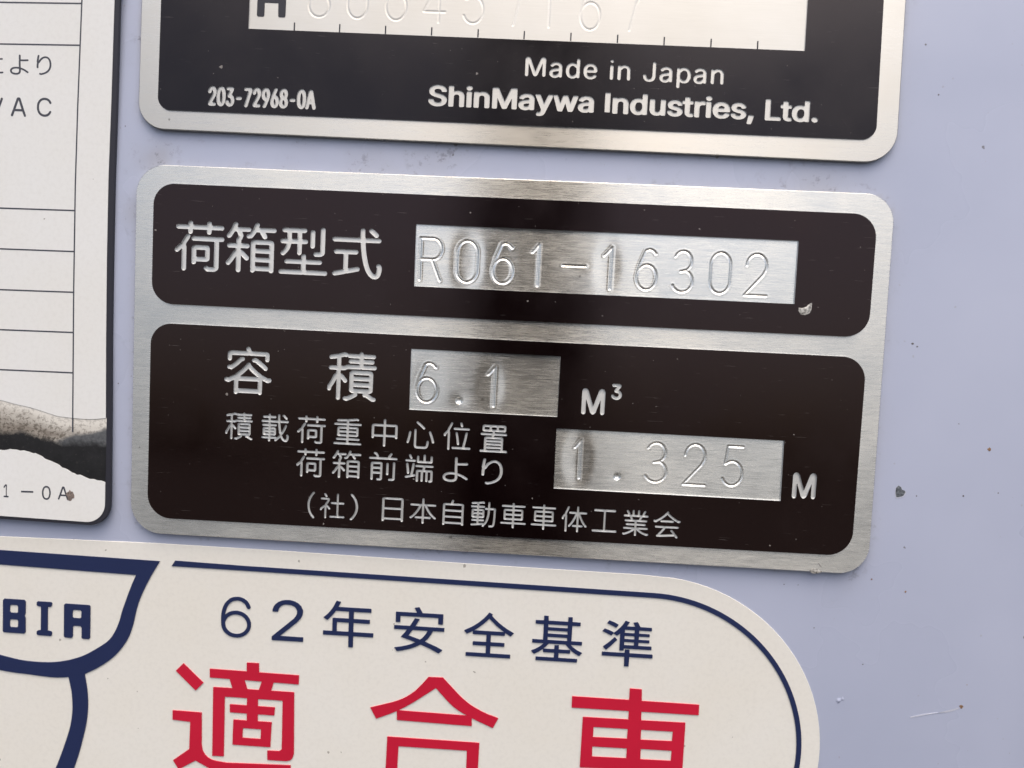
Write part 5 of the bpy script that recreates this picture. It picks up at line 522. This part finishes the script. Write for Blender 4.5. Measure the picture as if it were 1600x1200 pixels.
c = t.mix(t.map(t.math('ADD', sl_at, t.math('MULTIPLY', wob, 2.2)), .3, .8), c, t.mix(t.map(n3, .35, .7), (.07, .074, .08), (.12, .125, .13)))
blk = t.mix(t.map(n3, .6, .8), t.mix(t.map(n1, .3, .7), (.006, .006, .0065), (.016, .016, .017)), (.05, .047, .043))
isb = t.map(t.math('ADD', bk, t.math('MULTIPLY', wob, 1.5)), -.06, .08)
blk = t.mix(t.math('MULTIPLY', t.map(n2, .58, .74), t.map(bk, .02, .2, 1, 0)), blk, (.16, .155, .145))
c = t.mix(isb, c, blk)
c = t.mix(t.map(at, .0, .03, .9, 0), c, (.1, .08, .065))
t.set(Base_Color=c, Roughness=t.map(isb, 0, 1, .6, .5), Normal=t.bump(n1, .00004, .4)); t.b.inputs['Specular IOR Level'].default_value = .28; M['grime'] = t.m
def band():
    nx, ny = 90, 26; ux = np.array([p[0] for p in tu]); uy = np.array([p[1] for p in tu]); lx = np.array([p[0] for p in tl_]); ly = np.array([p[1] for p in tl_])
    vs, dep, slt, blk, fs = [], [], [], [], []
    for j in range(ny + 1):
        for i in range(nx + 1):
            x = LX + .2 + (right_x(-28) - LX - .1) * i / nx
            a, b = np.interp(x, ux, uy) + .1, np.interp(x, lx, ly) - .1; f = j / ny
            ridge = .05 * math.sin(f * 9 + x * .1) * math.sin(f * math.pi)
            vs.append((x * MM, (a + (b - a) * f) * MM, (zb - .07 + ridge * .5) * MM))
            fx = min(1, max(0, (x - (LX + .2)) / (right_x(-28) - LX)))
            f0 = np.interp(fx, [0, .3, .62, .82, 1], [.64, .62, .55, .42, .36]); f1 = np.interp(fx, [0, .6, .8, 1], [1, .6, .3, .16])
            dep.append(f); blk.append(f - f0); slt.append(0.0 if fx < .55 else max(0, min(1, (f - f1) / .12 + .5)) * min(1, (fx - .55) / .2))
    for j in range(ny):
        for i in range(nx): k = j * (nx + 1) + i; fs.append((k, k + nx + 1, k + nx + 2, k + 1))
    me = bpy.data.meshes.new('torn_layer'); me.from_pydata(vs, [], fs); me.polygons.foreach_set('use_smooth', np.ones(len(fs), bool))
    at = me.attributes.new('depth', 'FLOAT', 'POINT'); at.data.foreach_set('value', dep); a2 = me.attributes.new('slate', 'FLOAT', 'POINT'); a2.data.foreach_set('value', slt); a3 = me.attributes.new('black', 'FLOAT', 'POINT'); a3.data.foreach_set('value', blk); return me
link('torn_layer', band(), [M['grime']], lb)
def stroke(path, wd, z0, z1):
    P = [Vector(p) for p in path]; a, b = [], []
    for i, p in enumerate(P):
        d = (P[min(i + 1, len(P) - 1)] - P[max(i - 1, 0)]).normalized(); n_ = Vector((-d.y, d.x)); a.append((p + n_ * wd)[:]); b.append((p - n_ * wd)[:])
    return solid([a + b[::-1]], z0, z1)
vx = [Vector(p) for p in PL['lb_v']]
link('ruled_line', stroke([vx[0] + (vx[0] - vx[1]) * .3] + vx, .11, zb - .005, zb + .012), [M['thin_print']], lb)
for l in PL['lb_h']: link('ruled_line', stroke(l, .11, zb - .005, zb + .02), [M['thin_print']], lb)
characters(lb, TX['LB'], zb - .005, zb + .015, M['thin_print'])
link('dash', stroke(PL['lb_dash'], .14, zb - .005, zb + .015), [M['thin_print']], lb)
x, y = PL['lb_rust']; plate_patch('rust_spot', lb, blob(x, y, .85, 9, 14, .8), zb + .03, rough_mat('dark_rust', (.06, .05, .045), (.26, .2, .17), 2600, .7), .06)
# ------------------------------------------------------------------ added dark post, unseen itself, standing in for the person mirrored as a band
def post(x, y, zg, r, h):
    e = bpy.data.objects.new('reflection_post', None); COL.objects.link(e); e.location = (x, y, zg)
    tag(e, 'added dark round post, out of view, that makes the vertical band mirrored in the plates', 'post')
    t = NT('dark_post_paint'); f = t.noise(t.scale(t.pos, (30, 30, 6)), 1.0, 4, .6)
    t.set(Base_Color=t.mix(t.map(f, .35, .7), (.014, .013, .013), (.026, .022, .02)), Roughness=.6, Normal=t.bump(f, .001, .4))
    def lathe(name, prof, n=40):
        bm = bmesh.new(); rings = [[bm.verts.new((rr * math.cos(6.28318 * k / n), rr * math.sin(6.28318 * k / n), z)) for k in range(n)] for rr, z in prof]
        for a, b in zip(rings, rings[1:]):
            for k in range(n): bm.faces.new((a[k], a[(k + 1) % n], b[(k + 1) % n], b[k])).smooth = True
        bm.faces.new(rings[-1]); bm.faces.new(rings[0][::-1])
        m = bpy.data.meshes.new(name); bm.to_mesh(m); bm.free(); return link(name, m, [t.m], e)
    lathe('shaft', [(r, .025), (r, h), (r * .98, h + .01)])
    lathe('base_flange', [(r * 1.9, 0), (r * 1.9, .02), (r * 1.86, .025)])
    lathe('cap', [(r * 1.06, h + .011), (r * 1.06, h + .04), (r * .6, h + .07), (r * .1, h + .08)])
    for k in range(4):
        b = lathe('bolt', [(.018, .026), (.018, .044), (.012, .046), (.012, .06)], 6); b.location = (r * 1.5 * math.cos(.785 + 1.571 * k), r * 1.5 * math.sin(.785 + 1.571 * k), 0)
post(POST_X, POST_Y, GROUND_Z, .115, 4.2)
